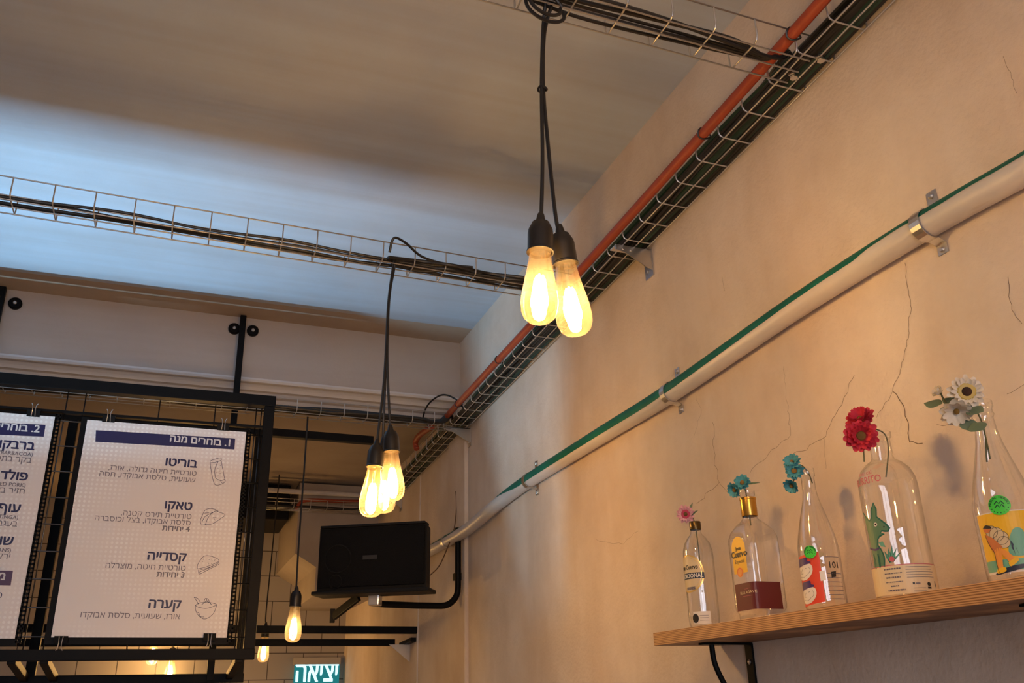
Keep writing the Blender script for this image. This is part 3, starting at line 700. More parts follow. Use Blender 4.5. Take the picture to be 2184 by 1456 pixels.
def sheet(x0, x1, z0, z1, label, draw):
    t = thing('menu_sheet', ((x0+x1)/2, MY, z0), label, 'menu sheet')
    b = MB(); b.box(((x0+x1)/2, MY, (z0+z1)/2), (x1-x0, 0.0012, z1-z0)); draw(b)
    b.build('paper', SM, t, auto=0)
    MB().box(((x0+x1)/2-0.006, MY+0.008, (z0+z1)/2-0.006), (x1-x0+0.028, 0.004, z1-z0+0.034), bev=0.001).build('backing_board', M_black, t)
    e = MB(); zz = z0 - 0.01; X0, X1 = x1+0.002, x1+0.019
    e.box((X0+0.002, MY+0.006, (z0+z1)/2), (0.005, 0.003, z1-z0+0.03)); e.box((X1-0.002, MY+0.006, (z0+z1)/2), (0.005, 0.003, z1-z0+0.03))
    k = 0
    while zz < z1 + 0.02: e.box(((X0+X1)/2, MY+0.006, zz), (X1-X0, 0.003, 0.0062)); zz += 0.0138
    e.build('punched_edge', M_black, t, auto=0)
    return t
def draw1(b):
    h = [c2(x, y) for x, y in ((500, 140), (1226, 183), (1222, 240), (497, 200))]
    on(b, fill2d(h), 1)
    T(b, '1. בוחרים מנה', 1198, 224, 0.0225, 3, 0.012)
    T(b, 'בוריטו', 1026, 335, 0.0265, 1, 0.014); T(b, 'טורטיית חיטה גדולה, אורז,', 1022, 378, 0.0165, 4); T(b, 'שעועית, סלסת אבוקדו, חסה', 1016, 412, 0.0165, 4)
    T(b, 'טאקו', 1000, 556, 0.0265, 1, 0.014); T(b, 'טורטיית תירס קטנה,', 996, 603, 0.0165, 4); T(b, 'סלסת אבוקדו, בצל וכוסברה', 992, 636, 0.0165, 4); T(b, '4 יחידות', 988, 669, 0.0165, 4, 0.012)
    T(b, 'קסדייה', 970, 822, 0.0265, 1, 0.014); T(b, 'טורטיית חיטה, מוצרלה', 965, 872, 0.0165, 4); T(b, '3 יחידות', 960, 908, 0.0165, 4, 0.012)
    T(b, 'קערה', 942, 1068, 0.0265, 1, 0.014); T(b, 'אורז, שעועית, סלסת אבוקדו', 936, 1124, 0.0165, 4)
    icon(b, [[(1095, 310), (1098, 299), (1130, 288), (1150, 285), (1152, 296), (1130, 305), (1095, 310)], [(1095, 310), (1102, 360), (1112, 405), (1122, 424), (1145, 424), (1172, 408), (1168, 380), (1152, 296)],
             [(1136, 305), (1120, 340), (1120, 375), (1128, 392), (1150, 402), (1172, 396)], [(1150, 404), (1158, 416)]])
    icon(b, [[(1048, 630), (1044, 612), (1052, 590), (1066, 560), (1090, 548), (1118, 552), (1138, 562)], [(1048, 634), (1074, 632), (1110, 626), (1150, 600), (1172, 580), (1140, 566), (1120, 562), (1088, 590), (1070, 632)], [(1060, 606), (1068, 590), (1100, 572), (1124, 560)], [(1052, 618), (1064, 596)], [(1066, 572), (1090, 570)]])
    icon(b, [[(1028, 862), (1030, 840), (1050, 808), (1070, 794), (1100, 796), (1135, 810), (1142, 822)], [(1028, 862), (1060, 856), (1100, 842), (1140, 824)], [(1036, 866), (1034, 876), (1042, 888), (1090, 864), (1140, 838), (1136, 828)], [(1046, 866), (1080, 858), (1110, 846), (1132, 836)], [(1036, 880), (1088, 858), (1138, 832)]])
    icon(b, [[(1018, 1052), (1020, 1078), (1034, 1104), (1060, 1122), (1086, 1116), (1112, 1094), (1126, 1062), (1128, 1050)], [(1018, 1052), (1036, 1062), (1074, 1068), (1110, 1058), (1128, 1048), (1108, 1040), (1066, 1036), (1034, 1042), (1018, 1052)],
             [(1034, 1046), (1018, 1018), (1012, 1010), (1032, 1018), (1044, 1036)], [(1062, 1042), (1066, 1022), (1074, 1016), (1080, 1034)], [(1074, 1016), (1084, 1020), (1098, 1042)], [(1050, 1050), (1078, 1030), (1104, 1050)], [(1026, 1088), (1036, 1092), (1044, 1110), (1064, 1112)]])
    for cx, cy, n, sx_, sy_ in ((1130, 360, 10, 18, 40), (1112, 600, 8, 20, 14), (1084, 824, 12, 34, 14)):
        for _ in range(n):
            x = cx + random.uniform(-sx_, sx_); y = cy + random.uniform(-sy_, sy_); on(b, stroke2d([c2(x, y), c2(x+4, y-1)], 0.0014), 1, 0.0013)
def draw2(b):
    on(b, fill2d([c2(x, y) for x, y in ((-900, 62), (238, 112), (228, 174), (-910, 124))]), 1)
    T(b, '2. בוחרים', 205, 152, 0.0225, 3, 0.012)
    T(b, 'ברבקואה', 178, 244, 0.0265, 1, 0.014); T(b, '(BARBACOA)', 170, 276, 0.0125, 4, 0.006, latin=True); T(b, 'בקר בתפוזים', 162, 310, 0.0175, 4)
    T(b, 'פולד פורק', 142, 402, 0.0265, 1, 0.014); T(b, '(PULLED PORK)', 132, 436, 0.0125, 4, 0.006, latin=True); T(b, "חזיר בצ'", 126, 472, 0.0175, 4)
    T(b, 'עוף', 104, 568, 0.0265, 1, 0.014); T(b, 'TINGA)', 94, 604, 0.0125, 4, 0.006, latin=True); T(b, 'בעגבני', 88, 642, 0.0175, 4)
    T(b, 'שו', 66, 738, 0.0265, 1, 0.014); T(b, 'ANS)', 56, 775, 0.0125, 4, 0.006, latin=True); T(b, 'ירק', 50, 812, 0.0175, 4)
    on(b, fill2d([c2(x, y) for x, y in ((-900, 855), (68, 872), (56, 948), (-910, 930))]), 2)
    T(b, 'מ', 24, 920, 0.0225, 3, 0.012); T(b, 'ס', 8, 1014, 0.0175, 1)
sheet(-0.335, 0.220, 0.229, 0.977, 'pale menu sheet with drawings of burrito, taco, quesadilla and bowl', draw1)
sheet(-0.995, -0.441, 0.225, 0.979, 'pale menu sheet cut off by the left edge, with a purple box low down', draw2)
# binder clips
def binder(x, z, upside, label):
    t = thing('binder_clip', (x, MY, z), label, 'binder clip', 'black binder clips on the menu sheets'); s = 1 if upside else -1
    b = MB(); P = [(-0.006, 0), (-0.010, s*0.022), (-0.003, s*0.034), (0.012, s*0.034), (0.019, s*0.022), (0.014, 0)]
    b = MB(); b.prism([(x-0.021, MY+y, z+h) for y, h in ((-0.0035, -s*0.012), (-0.0060, -s*0.012), (-0.010, s*0.012), (0.014, s*0.012), (0.013, -s*0.012), (0.0115, -s*0.012), (0.011, s*0.009), (-0.0075, s*0.009))], (0.042, 0, 0))
    b.build('clip_body', M_black, t)
    for yy in (-0.012,):
        for sx_ in (-1, 1):
            pts = [(x+sx_*0.006, MY-0.0075, z-s*0.010), (x+sx_*0.0045, MY-0.013, z+s*0.012), (x+sx_*0.006, MY-0.013, z+s*0.026), (x+sx_*0.010, MY-0.011, z+s*0.034)]
            MB().tube(spline(pts, 4), 0.0013, 6).build('clip_handle', M_steel, t)
for px, py, lab in ((232, 894, 'binder clip at the top left of the burrito menu sheet'), (476, 912, 'binder clip at the top right of the burrito menu sheet'), (72, 882, 'binder clip at the top of the left menu sheet')):
    p = atY(px, py, MY); binder(p.x, p.z, True, lab)
for px, py, lab in ((130, 1364, 'binder clip at the bottom left of the burrito menu sheet'), (447, 1358, 'binder clip at the bottom right of the burrito menu sheet')):
    p = atY(px, py, MY); binder(p.x, p.z, False, lab)

# ------------------------------------------------------------------ loudspeaker on its tube bracket
SC = Vector((0.785, 3.62, 0.550)); az = rad(-30)          # turned towards the room
ex = Vector((cos(az), sin(az), 0)); ey = Vector((-sin(az), cos(az), 0))
sp = thing('loudspeaker', SC + Vector((0, 0, -0.15)), 'black loudspeaker mounted sideways on a bent tube at the right wall', 'loudspeaker')
def L3(u, v, z): return SC + ex*u + ey*v + Vector((0, 0, z))
b = MB(); sw, sh = 0.226, 0.126
b.loft([[L3(u*(1-0.16*k), v0, z*(1-0.08*k)) for u, z in ((-sw, -sh), (sw, -sh), (sw, sh), (-sw, sh))] for k, v0 in ((0, -0.04), (0.3, 0.06), (1, 0.16))], smooth=False); b.build('cabinet', M_dark, sp)
MB().box(L3(0, -0.045, 0.004), (2*sw-0.012, 0.012, 2*sh-0.02), rz=az, bev=0.004).build('grille', M_grille, sp)
MB().box(L3(0, 0.0, -sh-0.008), (2*sw+0.03, 0.13, 0.016), rz=az, bev=0.005).build('base_plate', M_dark, sp)
MB().box(L3(0, -0.02, sh+0.004), (2*sw-0.01, 0.07, 0.010), rz=az, bev=0.003).build('top_trim', M_dark, sp)
for rr, uu, zz in ((0.055, -0.14, 0.0), (0.026, -0.145, -0.09)):
    ring = [L3(uu + rr*cos(q), -0.0515, zz + rr*sin(q)) for q in [2*pi*k/24 for k in range(25)]]
    MB().tube(ring, 0.002, 5).build('driver_ring', M_dark, sp)
MB().box(L3(-0.005, -0.052, 0.0), (0.06, 0.003, 0.016), rz=az).build('badge', principled('badge_grey', (0.02, 0.019, 0.019), 0.4), sp)
mt = thing('speaker_bracket', (WX, 3.785, 0.6), 'bent black tube bracket holding the loudspeaker', 'bracket')
zb = 0.385
pts = [(1.186, 3.77, 0.72), (1.186, 3.77, 0.60), (1.186, 3.77, 0.47)] + [(1.186-0.075*(1-cos(q)), 3.77, 0.46-0.075*sin(q)) for q in [pi/2*k/8 for k in range(1, 9)]] + [(1.0, 3.77, zb), (0.86, 3.74, zb), (0.80, 3.70, zb)]
MB().tube(pts, 0.0135, 12).build('tube', M_black, mt)
for z in (0.69, 0.51): MB().box((WX-0.024, 3.79, z), (0.046, 0.03, 0.03)).build('wall_plate', M_black, mt)
MB().box((0.80, 3.66, zb+0.008), (0.045, 0.05, 0.045), rz=az, bev=0.004).build('joint', M_steel, mt)
MB().bar((0.74, 3.70, 0.408), (0.66, 3.80, 0.34), 0.018, 0.03).build('strut', M_black, mt)
MB().bar((0.655, 3.80, 0.37), (0.655, 3.80, 0.315), 0.02, 0.014).build('strut_end', M_black, mt)
cable([(1.203, 3.86, 0.905), (1.203, 3.85, 0.83), (1.185, 3.83, 0.72), (1.135, 3.78, 0.62), (1.06, 3.64, 0.53), (0.99, 3.55, 0.475)], 0.0024, 'thin brown wire hanging from the wall to the loudspeaker', M_brown, 'wire', name='speaker_wire')
# black rail across the room below the loudspeaker
rl = thing('black_rail', (WX, 4.56, 0.34), 'black metal rail reaching from the right wall below the loudspeaker', 'rail')
MB().bar((-0.9, 4.56, 0.345), (WX-0.002, 4.56, 0.345), 0.034, 0.034, upv=(0, 1, 0)).build('rail_bar', M_black, rl)
MB().bar((-0.9, 4.80, 0.300), (WX-0.06, 4.80, 0.300), 0.034, 0.034, upv=(0, 1, 0)).build('rail_bar', M_black, rl)
b = MB(); b.prism([(1.11, 4.70, 0.285), (WX-0.001, 4.70, 0.285), (WX-0.001, 4.70, 0.20)], (0, 0.01, 0)); b.build('end_bracket', M_steel, rl)
MB().bar((WX-0.02, 4.56, 0.30), (WX-0.02, 4.80, 0.29), 0.03, 0.02).build('link_bar', M_black, rl)

# ------------------------------------------------------------------ exit sign on the tiles
EY = 6.44
ex0 = atY(630, 1400, EY); ex1 = atY(723, 1456, EY)
t = thing('exit_sign', ((ex0.x+ex1.x)/2, EY, 0.13), 'lit teal exit sign with pale Hebrew letters on the tiled wall', 'exit sign')
xm = (ex0.x+ex1.x)/2; wv = ex1.x-ex0.x
MB().box((xm, EY+0.03, 0.285), (wv+0.012, 0.06, 0.045), bev=0.004).build('housing', principled('grey_plastic', (0.38, 0.36, 0.34), 0.5), t)
MB().box((xm, EY+0.012, 0.165), (wv, 0.012, 0.20)).build('panel', M_exit, t)
b = MB(); vs, fs = text2d(heb('יציאה'), 0.185, (xm, 0.155), 'c', 0.012, 0.70); b.add([(x, EY+0.004-e, z) for x, z, e in vs], fs); b.build('lettering', M_exitw, t, auto=0)
b = MB(); b.box((xm, EY+0.004, 0.258), (wv*0.96, 0.002, 0.008)); b.build('light_edge', M_exitw, t)

# ------------------------------------------------------------------ plywood shelf and its brackets
SX, ST, SB = 1.045, 0.137, 0.109
b = MB(); b.box(((SX+WX)/2-0.0005, (1.852-1.1)/2, (ST+SB)/2), (WX-SX-0.002, 2.95, ST-SB), bev=0.0012)
sh = tag(b.build('wall_shelf', M_ply, None, (SX, 1.85, SB)), 'plywood wall shelf on the right holding glass bottles', 'shelf')
def shelf_bracket(y, label):
    t = thing('shelf_bracket', (WX, y, SB), label, 'shelf bracket', 'black iron brackets under the shelf')
    b = MB(); b.box((WX-0.062, y, SB-0.0025), (0.122, 0.026, 0.004), bev=0.001); b.build('top_arm', M_black, t)
    MB().box((WX-0.003, y, SB-0.10), (0.005, 0.026, 0.195), bev=0.001).build('wall_arm', M_black, t)
    MB().tube(spline([(WX-0.098, y, SB-0.005), (WX-0.094, y, SB-0.045), (WX-0.070, y, SB-0.095), (WX-0.038, y, SB-0.14), (WX-0.006, y, SB-0.175)], 6), 0.006, 8).build('brace', M_black, t)
    for z in (-0.04, -0.12): MB().lathe((WX-0.0055, y, SB+z), [(0.0055, 0), (0.0055, 0.0015), (0.003, 0.003)], 10, axis=(-1, 0, 0)).build('screw', M_steel, t)
shelf_bracket(1.735, 'black iron shelf bracket under the left end of the shelf')
shelf_bracket(0.915, 'black iron shelf bracket barely showing under the shelf at the right edge')

# ------------------------------------------------------------------ bottles
BX = 1.12
def radial(a, sq):
    if sq <= 0: return 1.0
    n = 2 + 7*sq
    return 1.0/((abs(cos(a))**n + abs(sin(a))**n)**(1/n))
class Bottle:
    def __init__(s, y, prof, R, cam_a, crop, label, sq=None, zscale=1.0):
        s.c = Vector((BX, y, ST)); s.R = R; s.sqf = sq; s.ca = rad(cam_a); s.crop = crop
        s.t = thing('glass_bottle', s.c, label, 'bottle', 'bottles on the plywood shelf')
        n = 48; rings = []
        for r, z in prof:
            q = sq(z) if sq else 0
            rings.append([s.c + Vector((r*radial(2*pi*k/n, q)*cos(2*pi*k/n), r*radial(2*pi*k/n, q)*sin(2*pi*k/n), z)) for k in range(n)])
        s.glass = MB().loft(rings, cap1=False).build('glass', M_glass, s.t, auto=50)
    def uv(s, x, y):
        """crop pixel -> (angle, height) on the bottle's surface"""
        xc0, y0, m, Rp, yb, kz = s.crop
        q = max(-0.97, min(0.97, (x - (xc0 + m*(y-y0)))/Rp))
        return (s.ca + math.asin(q), (yb-y)*kz)
    def pt(s, a, z, lift):
        r = (s.R*(radial(a, s.sqf(z)) if s.sqf else 1)) + lift
        return s.c + Vector((r*cos(a), r*sin(a), z))
    def wrap(s, mb, shape, mat, lift, prof=None):
        vs, fs = shape; mb.add([s.pt(p[0], p[1], lift+(p[2] if len(p) > 2 else 0)) for p in vs], fs, mat)
    def poly(s, mb, pts, mat, lift, smooth=True):
        P = [s.uv(x, y) for x, y in pts]
        if smooth: P = smooth2d(P + [P[0]], 4)[:-1]
        s.wrap(mb, fill2d(P, 0.12), mat, lift)
    def line(s, mb, pts, mat, lift, wd=0.0012, smooth=True):
        P = [s.uv(x, y) for x, y in pts]
        if smooth and len(P) > 2: P = smooth2d(P, 4)
        Q = [(a*s.R, z) for a, z in P]; vs, fs = stroke2d(Q, wd); s.wrap(mb, ([(u/s.R, z) for u, z in vs], fs), mat, lift)
    def text(s, mb, body, a, z, h, mat, lift, anchor='c', bold=0.0, sx=1.0, rot=0.0):
        vs, fs = text2d(body, h/0.69, (0, 0), anchor, bold, sx, rot); s.wrap(mb, ([(a + p[0]/s.R, z+p[1], p[2]) for p in vs], fs), mat, lift)
    def patch(s, mb, a0, a1, z0, z1, mat, lift):
        s.wrap(mb, fill2d([(a0, z0), (a1, z0), (a1, z1), (a0, z1)], 0.12), mat, lift)
    def disc(s, mb, a, z, r, mat, lift, sx=1.0):
        s.wrap(mb, fill2d([(a + r*sx/s.R*cos(q), z + r*sin(q)) for q in [2*pi*k/28 for k in range(28)]], 0.12), mat, lift)
    def ring(s, mb, a, z, r, wd, mat, lift, sx=1.0):
        vs = []; fs = []
        for k in range(41):
            q = 2*pi*k/40
            for rr in (r-wd/2, r+wd/2): vs.append((a + rr*sx/s.R*cos(q), z + rr*sin(q)))
        for k in range(40): fs.append((2*k, 2*k+1, 2*k+3, 2*k+2))
        s.wrap(mb, (vs, fs), mat, lift)
P_ = lambda n, c, r=0.45, m=0.0: principled(n, c, r, m)
I_cream, I_gold, I_blk, I_wht, I_yel, I_red, I_maroon, I_lime = P_('label_cream', (0.66, 0.53, 0.33)), P_('label_gold', (0.75, 0.52, 0.16), 0.3, 0.7), P_('label_black', (0.02, 0.018, 0.018)), P_('label_white', (0.78, 0.74, 0.68)), P_('label_yellow', (0.85, 0.50, 0.02)), P_('label_red', (0.72, 0.065, 0.03)), P_('label_maroon', (0.115, 0.012, 0.016)), P_('label_lime', (0.06, 0.68, 0.06))
I_dkg, I_ppl, I_don, I_don2, I_sand, I_skin, I_pink, I_teal, I_org, I_navy2 = P_('ink_dark_green', (0.0, 0.05, 0.03)), P_('ink_purple', (0.06, 0.03, 0.16)), P_('ink_donkey', (0.10, 0.22, 0.13)), P_('ink_teal_line', (0.0, 0.12, 0.09)), P_('label_sand', (0.74, 0.60, 0.38)), P_('ink_skin', (0.62, 0.20, 0.06)), P_('ink_pink', (0.55, 0.12, 0.16)), P_('ink_sea_green', (0.15, 0.42, 0.30)), P_('ink_orange', (0.82, 0.33, 0.06)), P_('ink_navy', (0.015, 0.03, 0.07))
M_goldcap = scuffed('gold_foil', (0.60, 0.36, 0.08), (0.50, 0.28, 0.05), 0.28, 1.0)
INK = [I_cream, I_gold, I_blk, I_wht, I_yel, I_red, I_maroon, I_lime, I_dkg, I_ppl, I_don, I_don2, I_sand, I_skin, I_pink, I_teal, I_org, I_navy2, M_grey]
cr_, go, bk, wh, ye, re_, ma, li, dg, pu, do, do2, sa, sk, pk, te, og, nv, gy = range(19)
L1, L2, L3_, L4 = 0.0004, 0.0009, 0.0013, 0.0017

# 1: slim tequila bottle
B1 = Bottle(1.75, [(0.001, 0.004), (0.024, 0.001), (0.030, 0.003), (0.0335, 0.012), (0.034, 0.03), (0.034, 0.155), (0.033, 0.170), (0.029, 0.186), (0.021, 0.199), (0.0135, 0.207), (0.0118, 0.213), (0.0118, 0.236), (0.0112, 0.237)], 0.034, 237,
            (232, 560, 0.10, 133, 1428, 0.000264), 'slim clear tequila bottle with an oval cream label and pink flower', )
mb = MB(); a0 = rad(190)
for i_, (r_, m_, l_) in enumerate(((0.041, go, L1), (0.038, cr_, L1+0.0002))): B1.disc(mb, a0, 0.118, r_, m_, l_, 0.93)
B1.ring(mb, a0, 0.118, 0.0345, 0.001, go, L2, 0.93)
B1.text(mb, 'Jose Cuervo', a0, 0.127, 0.0095, bk, L2, bold=0.01, sx=0.72)
B1.patch(mb, a0-1.1, a0+1.1, 0.106, 0.119, nv, L2); B1.text(mb, 'TRADICIONAL', a0, 0.1085, 0.0085, wh, L3_, bold=0.012, sx=0.86)
B1.patch(mb, a0-0.25, a0+0.45, 0.083, 0.089, gy, L2)
mb.build('oval_label', INK, B1.t, auto=0)
mb = MB(); B1.patch(mb, rad(196), rad(262), 0.010, 0.036, wh, L1); B1.disc(mb, rad(205), 0.022, 0.0095, bk, L2, 0.8)
for k in range(3): B1.patch(mb, rad(222), rad(254), 0.017+0.005*k, 0.0178+0.005*k, gy, L2)
mb.build('seal_label', INK, B1.t, auto=0)
MB().lathe(B1.c+Vector((0, 0, 0.2175)), [(0.0128, 0), (0.0132, 0.002), (0.0132, 0.016), (0.0126, 0.0185), (0.0118, 0.0186)], 24, cap0=False, cap1=False).build('neck_band', [scuffed('dark_gold_foil', (0.16, 0.10, 0.03), (0.05, 0.035, 0.02), 0.3, 0.9)], B1.t)
# 2: square tequila bottle
sq = lambda z: max(0.0, min(1.0, (0.205-z)/0.03))*0.78
B2 = Bottle(1.54, [(0.001, 0.004), (0.030, 0.001), (0.0345, 0.004), (0.0345, 0.016), (0.0385, 0.022), (0.0395, 0.03), (0.0395, 0.155), (0.0385, 0.165), (0.034, 0.178), (0.026, 0.190), (0.0185, 0.198), (0.0150, 0.204), (0.0148, 0.208), (0.0142, 0.212), (0.0142, 0.250), (0.0158, 0.252), (0.0158, 0.262), (0.0150, 0.2625)], 0.0395, 234,
            (695, 390, 0.135, 185, 1345, 0.000245), 'square clear tequila bottle with yellow label, maroon band and gold neck', sq)
mb = MB(); ay_ = rad(183)
top = [(ay_ + 0.52*cos(q), 0.143 + 0.022*sin(q)) for q in [pi*k/12 for k in range(13)]]
B2.wrap(mb, fill2d([(ay_+0.52, 0.092)] + top + [(ay_-0.52, 0.092)], 0.1), ye, L1)
B2.text(mb, 'Jose', ay_+0.02, 0.138, 0.007, bk, L2, bold=0.01); B2.text(mb, 'Cuervo', ay_+0.02, 0.124, 0.0125, bk, L2, bold=0.015, sx=0.85); B2.text(mb, 'Especial', ay_+0.02, 0.112, 0.0075, bk, L2, sx=0.9)
B2.disc(mb, ay_-0.02, 0.094, 0.0098, og, L3_); B2.ring(mb, ay_-0.02, 0.094, 0.0078, 0.0008, re_, L4)
mb.build('yellow_label', INK, B2.t, auto=0)
mb = MB(); B2.patch(mb, rad(150), rad(300), 0.020, 0.072, ma, L2)
B2.text(mb, 'BLUE AGAVE', rad(201), 0.051, 0.0052, sa, L3_, sx=0.95); B2.patch(mb, rad(183), rad(219), 0.0462, 0.0468, pk, L3_); B2.patch(mb, rad(193), rad(209), 0.0600, 0.0605, pk, L3_)
mb.build('maroon_band', INK, B2.t, auto=0)
MB().lathe(B2.c+Vector((0, 0, 0.2085)), [(0.0158, 0), (0.0164, 0.002), (0.0164, 0.034), (0.0172, 0.0345), (0.0172, 0.0385), (0.0160, 0.039)], 28, cap0=False, cap1=False).build('gold_neck', M_goldcap, B2.t)
# 3: sloping bottle with red label
B3 = Bottle(1.345, [(0.001, 0.010), (0.026, 0.001), (0.033, 0.002), (0.0365, 0.008), (0.037, 0.02), (0.037, 0.098), (0.0362, 0.115), (0.033, 0.135), (0.027, 0.160), (0.0195, 0.187), (0.0150, 0.203), (0.0128, 0.218), (0.0122, 0.246), (0.0143, 0.248), (0.0143, 0.262), (0.0130, 0.2635)], 0.037, 230,
            (340, 250, 0.158, 178, 1385, 0.0002285), 'clear sloping bottle with a red label of two hatted faces and lime sticker')
mb = MB()
B3.poly(mb, [(250, 962), (448, 938), (508, 1320), (330, 1348)], re_, L1, False)
for (hx, hy) in ((330, 1010), (362, 1190)):
    B3.poly(mb, [(hx-50, hy+55), (hx-36, hy+26), (hx+10, hy+10), (hx+56, hy+22), (hx+72, hy+60), (hx+62, hy+98), (hx+30, hy+130), (hx-6, hy+136), (hx-34, hy+118)], wh, L2)
    B3.poly(mb, [(hx-46, hy+34), (hx-42, hy-30), (hx+22, hy-36), (hx+28, hy-8), (hx+54, hy), (hx+50, hy+14), (hx+10, hy+18)], pu, L3_, False)
    B3.line(mb, [(hx-10, hy+50), (hx-22, hy+80), (hx-4, hy+84)], bk, L3_, 0.0005); B3.line(mb, [(hx-26, hy+104), (hx+4, hy+112), (hx+30, hy+92)], bk, L3_, 0.0005); B3.line(mb, [(hx+6, hy+50), (hx+20, hy+46)], bk, L3_, 0.0006)
    B3.line(mb, [(hx+40, hy+40), (hx+52, hy+66), (hx+40, hy+90)], bk, L3_, 0.0005)
mb.build('red_label', INK, B3.t, auto=0)
mb = MB()
def sticker(B, mb, x, y, r):
    a, z = B.uv(x, y); B.disc(mb, a, z, r, li, L4+0.0003)
    for dz in (0.16, -0.2):
        Q = [(-0.42, -0.02), (-0.18, 0.24), (0.0, -0.02), (0.2, 0.24), (0.42, -0.08)]
        vs, fs = stroke2d([(u*r, (v+dz)*r) for u, v in Q], r*0.11); B.wrap(mb, ([(a+u/B.R, z+v) for u, v in vs], fs), dg, L4+0.0006)
    for i, ch in enumerate('MEZCAL HEROES'):
        q = rad(175 - 170*i/12); vs, fs = text2d(ch, r*0.30, (0, 0), 'c', 0.012)
        if vs:
            p = q - pi/2; B.wrap(mb, ([(a + (r*0.72*cos(q) + u*cos(p) - v*sin(p))/B.R, z + r*0.72*sin(q) + u*sin(p) + v*cos(p), e) for u, v, e in vs], fs), dg, L4+0.0006)
    for k in range(7):
        q = rad(205 + 130*k/6); B.disc(mb, a + r*0.8*cos(q)/B.R, z + r*0.8*sin(q), r*0.05, dg, L4+0.0006)
sticker(B3, mb, 380, 937, 0.0115); mb.build('sticker', INK, B3.t, auto=0)
mb = MB(); B3.poly(mb, [(456, 1092), (500, 1086), (512, 1160), (468, 1166)], wh, L2, False)
a_, z_ = B3.uv(575, 1050); B3.text(mb, '101', a_, z_-0.004, 0.011, bk, L1, bold=0.006)
for k in range(11):
    y = 985 + k*32
    if 1010 < y < 1090: continue
    p0 = B3.uv(500 + k*4, y); p1 = B3.uv(610 + k*5, y-12); B3.patch(mb, p0[0], p1[0], p0[1], p0[1]+0.0011, gy, L1)
B3.poly(mb, [(552, 1098), (590, 1092), (592, 1136), (556, 1142)], bk, L1, False)
mb.build('back_label', INK, B3.t, auto=0)
# 4: broad shouldered bottle with the green donkey
B4 = Bottle(1.148, [(0.001, 0.012), (0.036, 0.001), (0.043, 0.003), (0.0465, 0.010), (0.047, 0.022), (0.047, 0.185), (0.0455, 0.198), (0.040, 0.212), (0.030, 0.223), (0.0205, 0.229), (0.0178, 0.235), (0.0172, 0.262), (0.0172, 0.267), (0.0205, 0.269), (0.0208, 0.277), (0.0190, 0.279)], 0.047, 225.7,
            (352, 540, 0.185, 172, 1392, 0.0002400), 'broad clear bottle with a green donkey drawing and cream base label')
mb = MB()
B4.text(mb, 'BURRITO', rad(183), 0.186, 0.0115, pk, L1, bold=0.004, sx=0.8); B4.text(mb, 'mezcal', rad(183), 0.2005, 0.007, pk, L1)
mb.build('red_lettering', INK, B4.t, auto=0)
mb = MB()
body = [(238, 800), (262, 845), (278, 870), (288, 856), (286, 800), (297, 756), (314, 800), (318, 852), (345, 880), (376, 912), (394, 938), (388, 958), (368, 955), (352, 950), (345, 962), (366, 972), (340, 985), (332, 1000), (334, 1040), (352, 1070), (372, 1120), (376, 1185), (322, 1195), (306, 1100), (290, 1020), (268, 930), (252, 860)]
B4.poly(mb, body, do, L1, False); B4.line(mb, body[:20], do2, L2, 0.0026, False); B4.line(mb, [(334, 1040), (352, 1070), (372, 1120), (376, 1185)], do2, L2, 0.0022)
B4.line(mb, [(310, 1090), (330, 1190)], do2, L2, 0.003); B4.line(mb, [(335, 1095), (352, 1185)], do2, L2, 0.003); B4.line(mb, [(288, 1045), (320, 1066), (346, 1056)], pu, L2, 0.003); B4.poly(mb, [(336, 1020), (360, 1020), (378, 1060), (352, 1050)], te, L2, False)
a_, z_ = B4.uv(316, 902); B4.disc(mb, a_, z_, 0.0032, wh, L3_); B4.disc(mb, a_+0.01, z_, 0.0017, bk, L4); a_, z_ = B4.uv(364, 926); B4.disc(mb, a_, z_, 0.0012, bk, L3_)
for (tx, ty) in ((370, 1085), (390, 1066), (412, 1050), (436, 1076), (458, 1106)):
    B4.poly(mb, [(402, 1165), ((402+tx)/2-6, (1165+ty)/2), (tx, ty), ((414+tx)/2+6, (1165+ty)/2), (425, 1160)], te, L1, False); B4.line(mb, [(404, 1160), (tx, ty), (424, 1158)], do2, L2, 0.001, False)
a_, z_ = B4.uv(414, 1142); B4.disc(mb, a_, z_, 0.0042, pk, L3_)
mb.build('donkey_print', INK, B4.t, auto=0)
mb = MB(); B4.patch(mb, rad(118), rad(335), 0.006, 0.050, sa, L2); B4.patch(mb, rad(118), rad(335), 0.050, 0.0512, pk, L2)
for k, (q0, q1, hh) in enumerate(((190, 222, 0.0022), (190, 223, 0.0016), (192, 219, 0.0022), (190, 222, 0.0014), (199, 214, 0.0020), (192, 224, 0.0024))):
    q = q0
    while q < q1:
        d = random.uniform(1.6, 5.0); B4.patch(mb, rad(q), rad(min(q+d, q1)), 0.0440-0.0066*k, 0.0440-0.0066*k+hh, gy, L3_); q += d+0.9
for k in range(5): B4.patch(mb, rad(230), rad(286-3*(k % 2)), 0.046-0.004*k, 0.0467-0.004*k, gy, L3_)
B4.patch(mb, rad(238), rad(242), 0.0195, 0.0225, bk, L3_); B4.patch(mb, rad(244), rad(252), 0.0198, 0.0220, gy, L3_); B4.disc(mb, rad(270), 0.0195, 0.0032, bk, L3_); B4.patch(mb, rad(266), rad(274), 0.0125, 0.0155, bk, L3_); B4.patch(mb, rad(286), rad(288), 0.016, 0.024, bk, L3_)
B4.patch(mb, rad(238), rad(262), 0.0088, 0.0094, gy, L3_); B4.patch(mb, rad(238), rad(262), 0.0134, 0.0140, gy, L3_)
mb.build('base_label', INK, B4.t, auto=0)
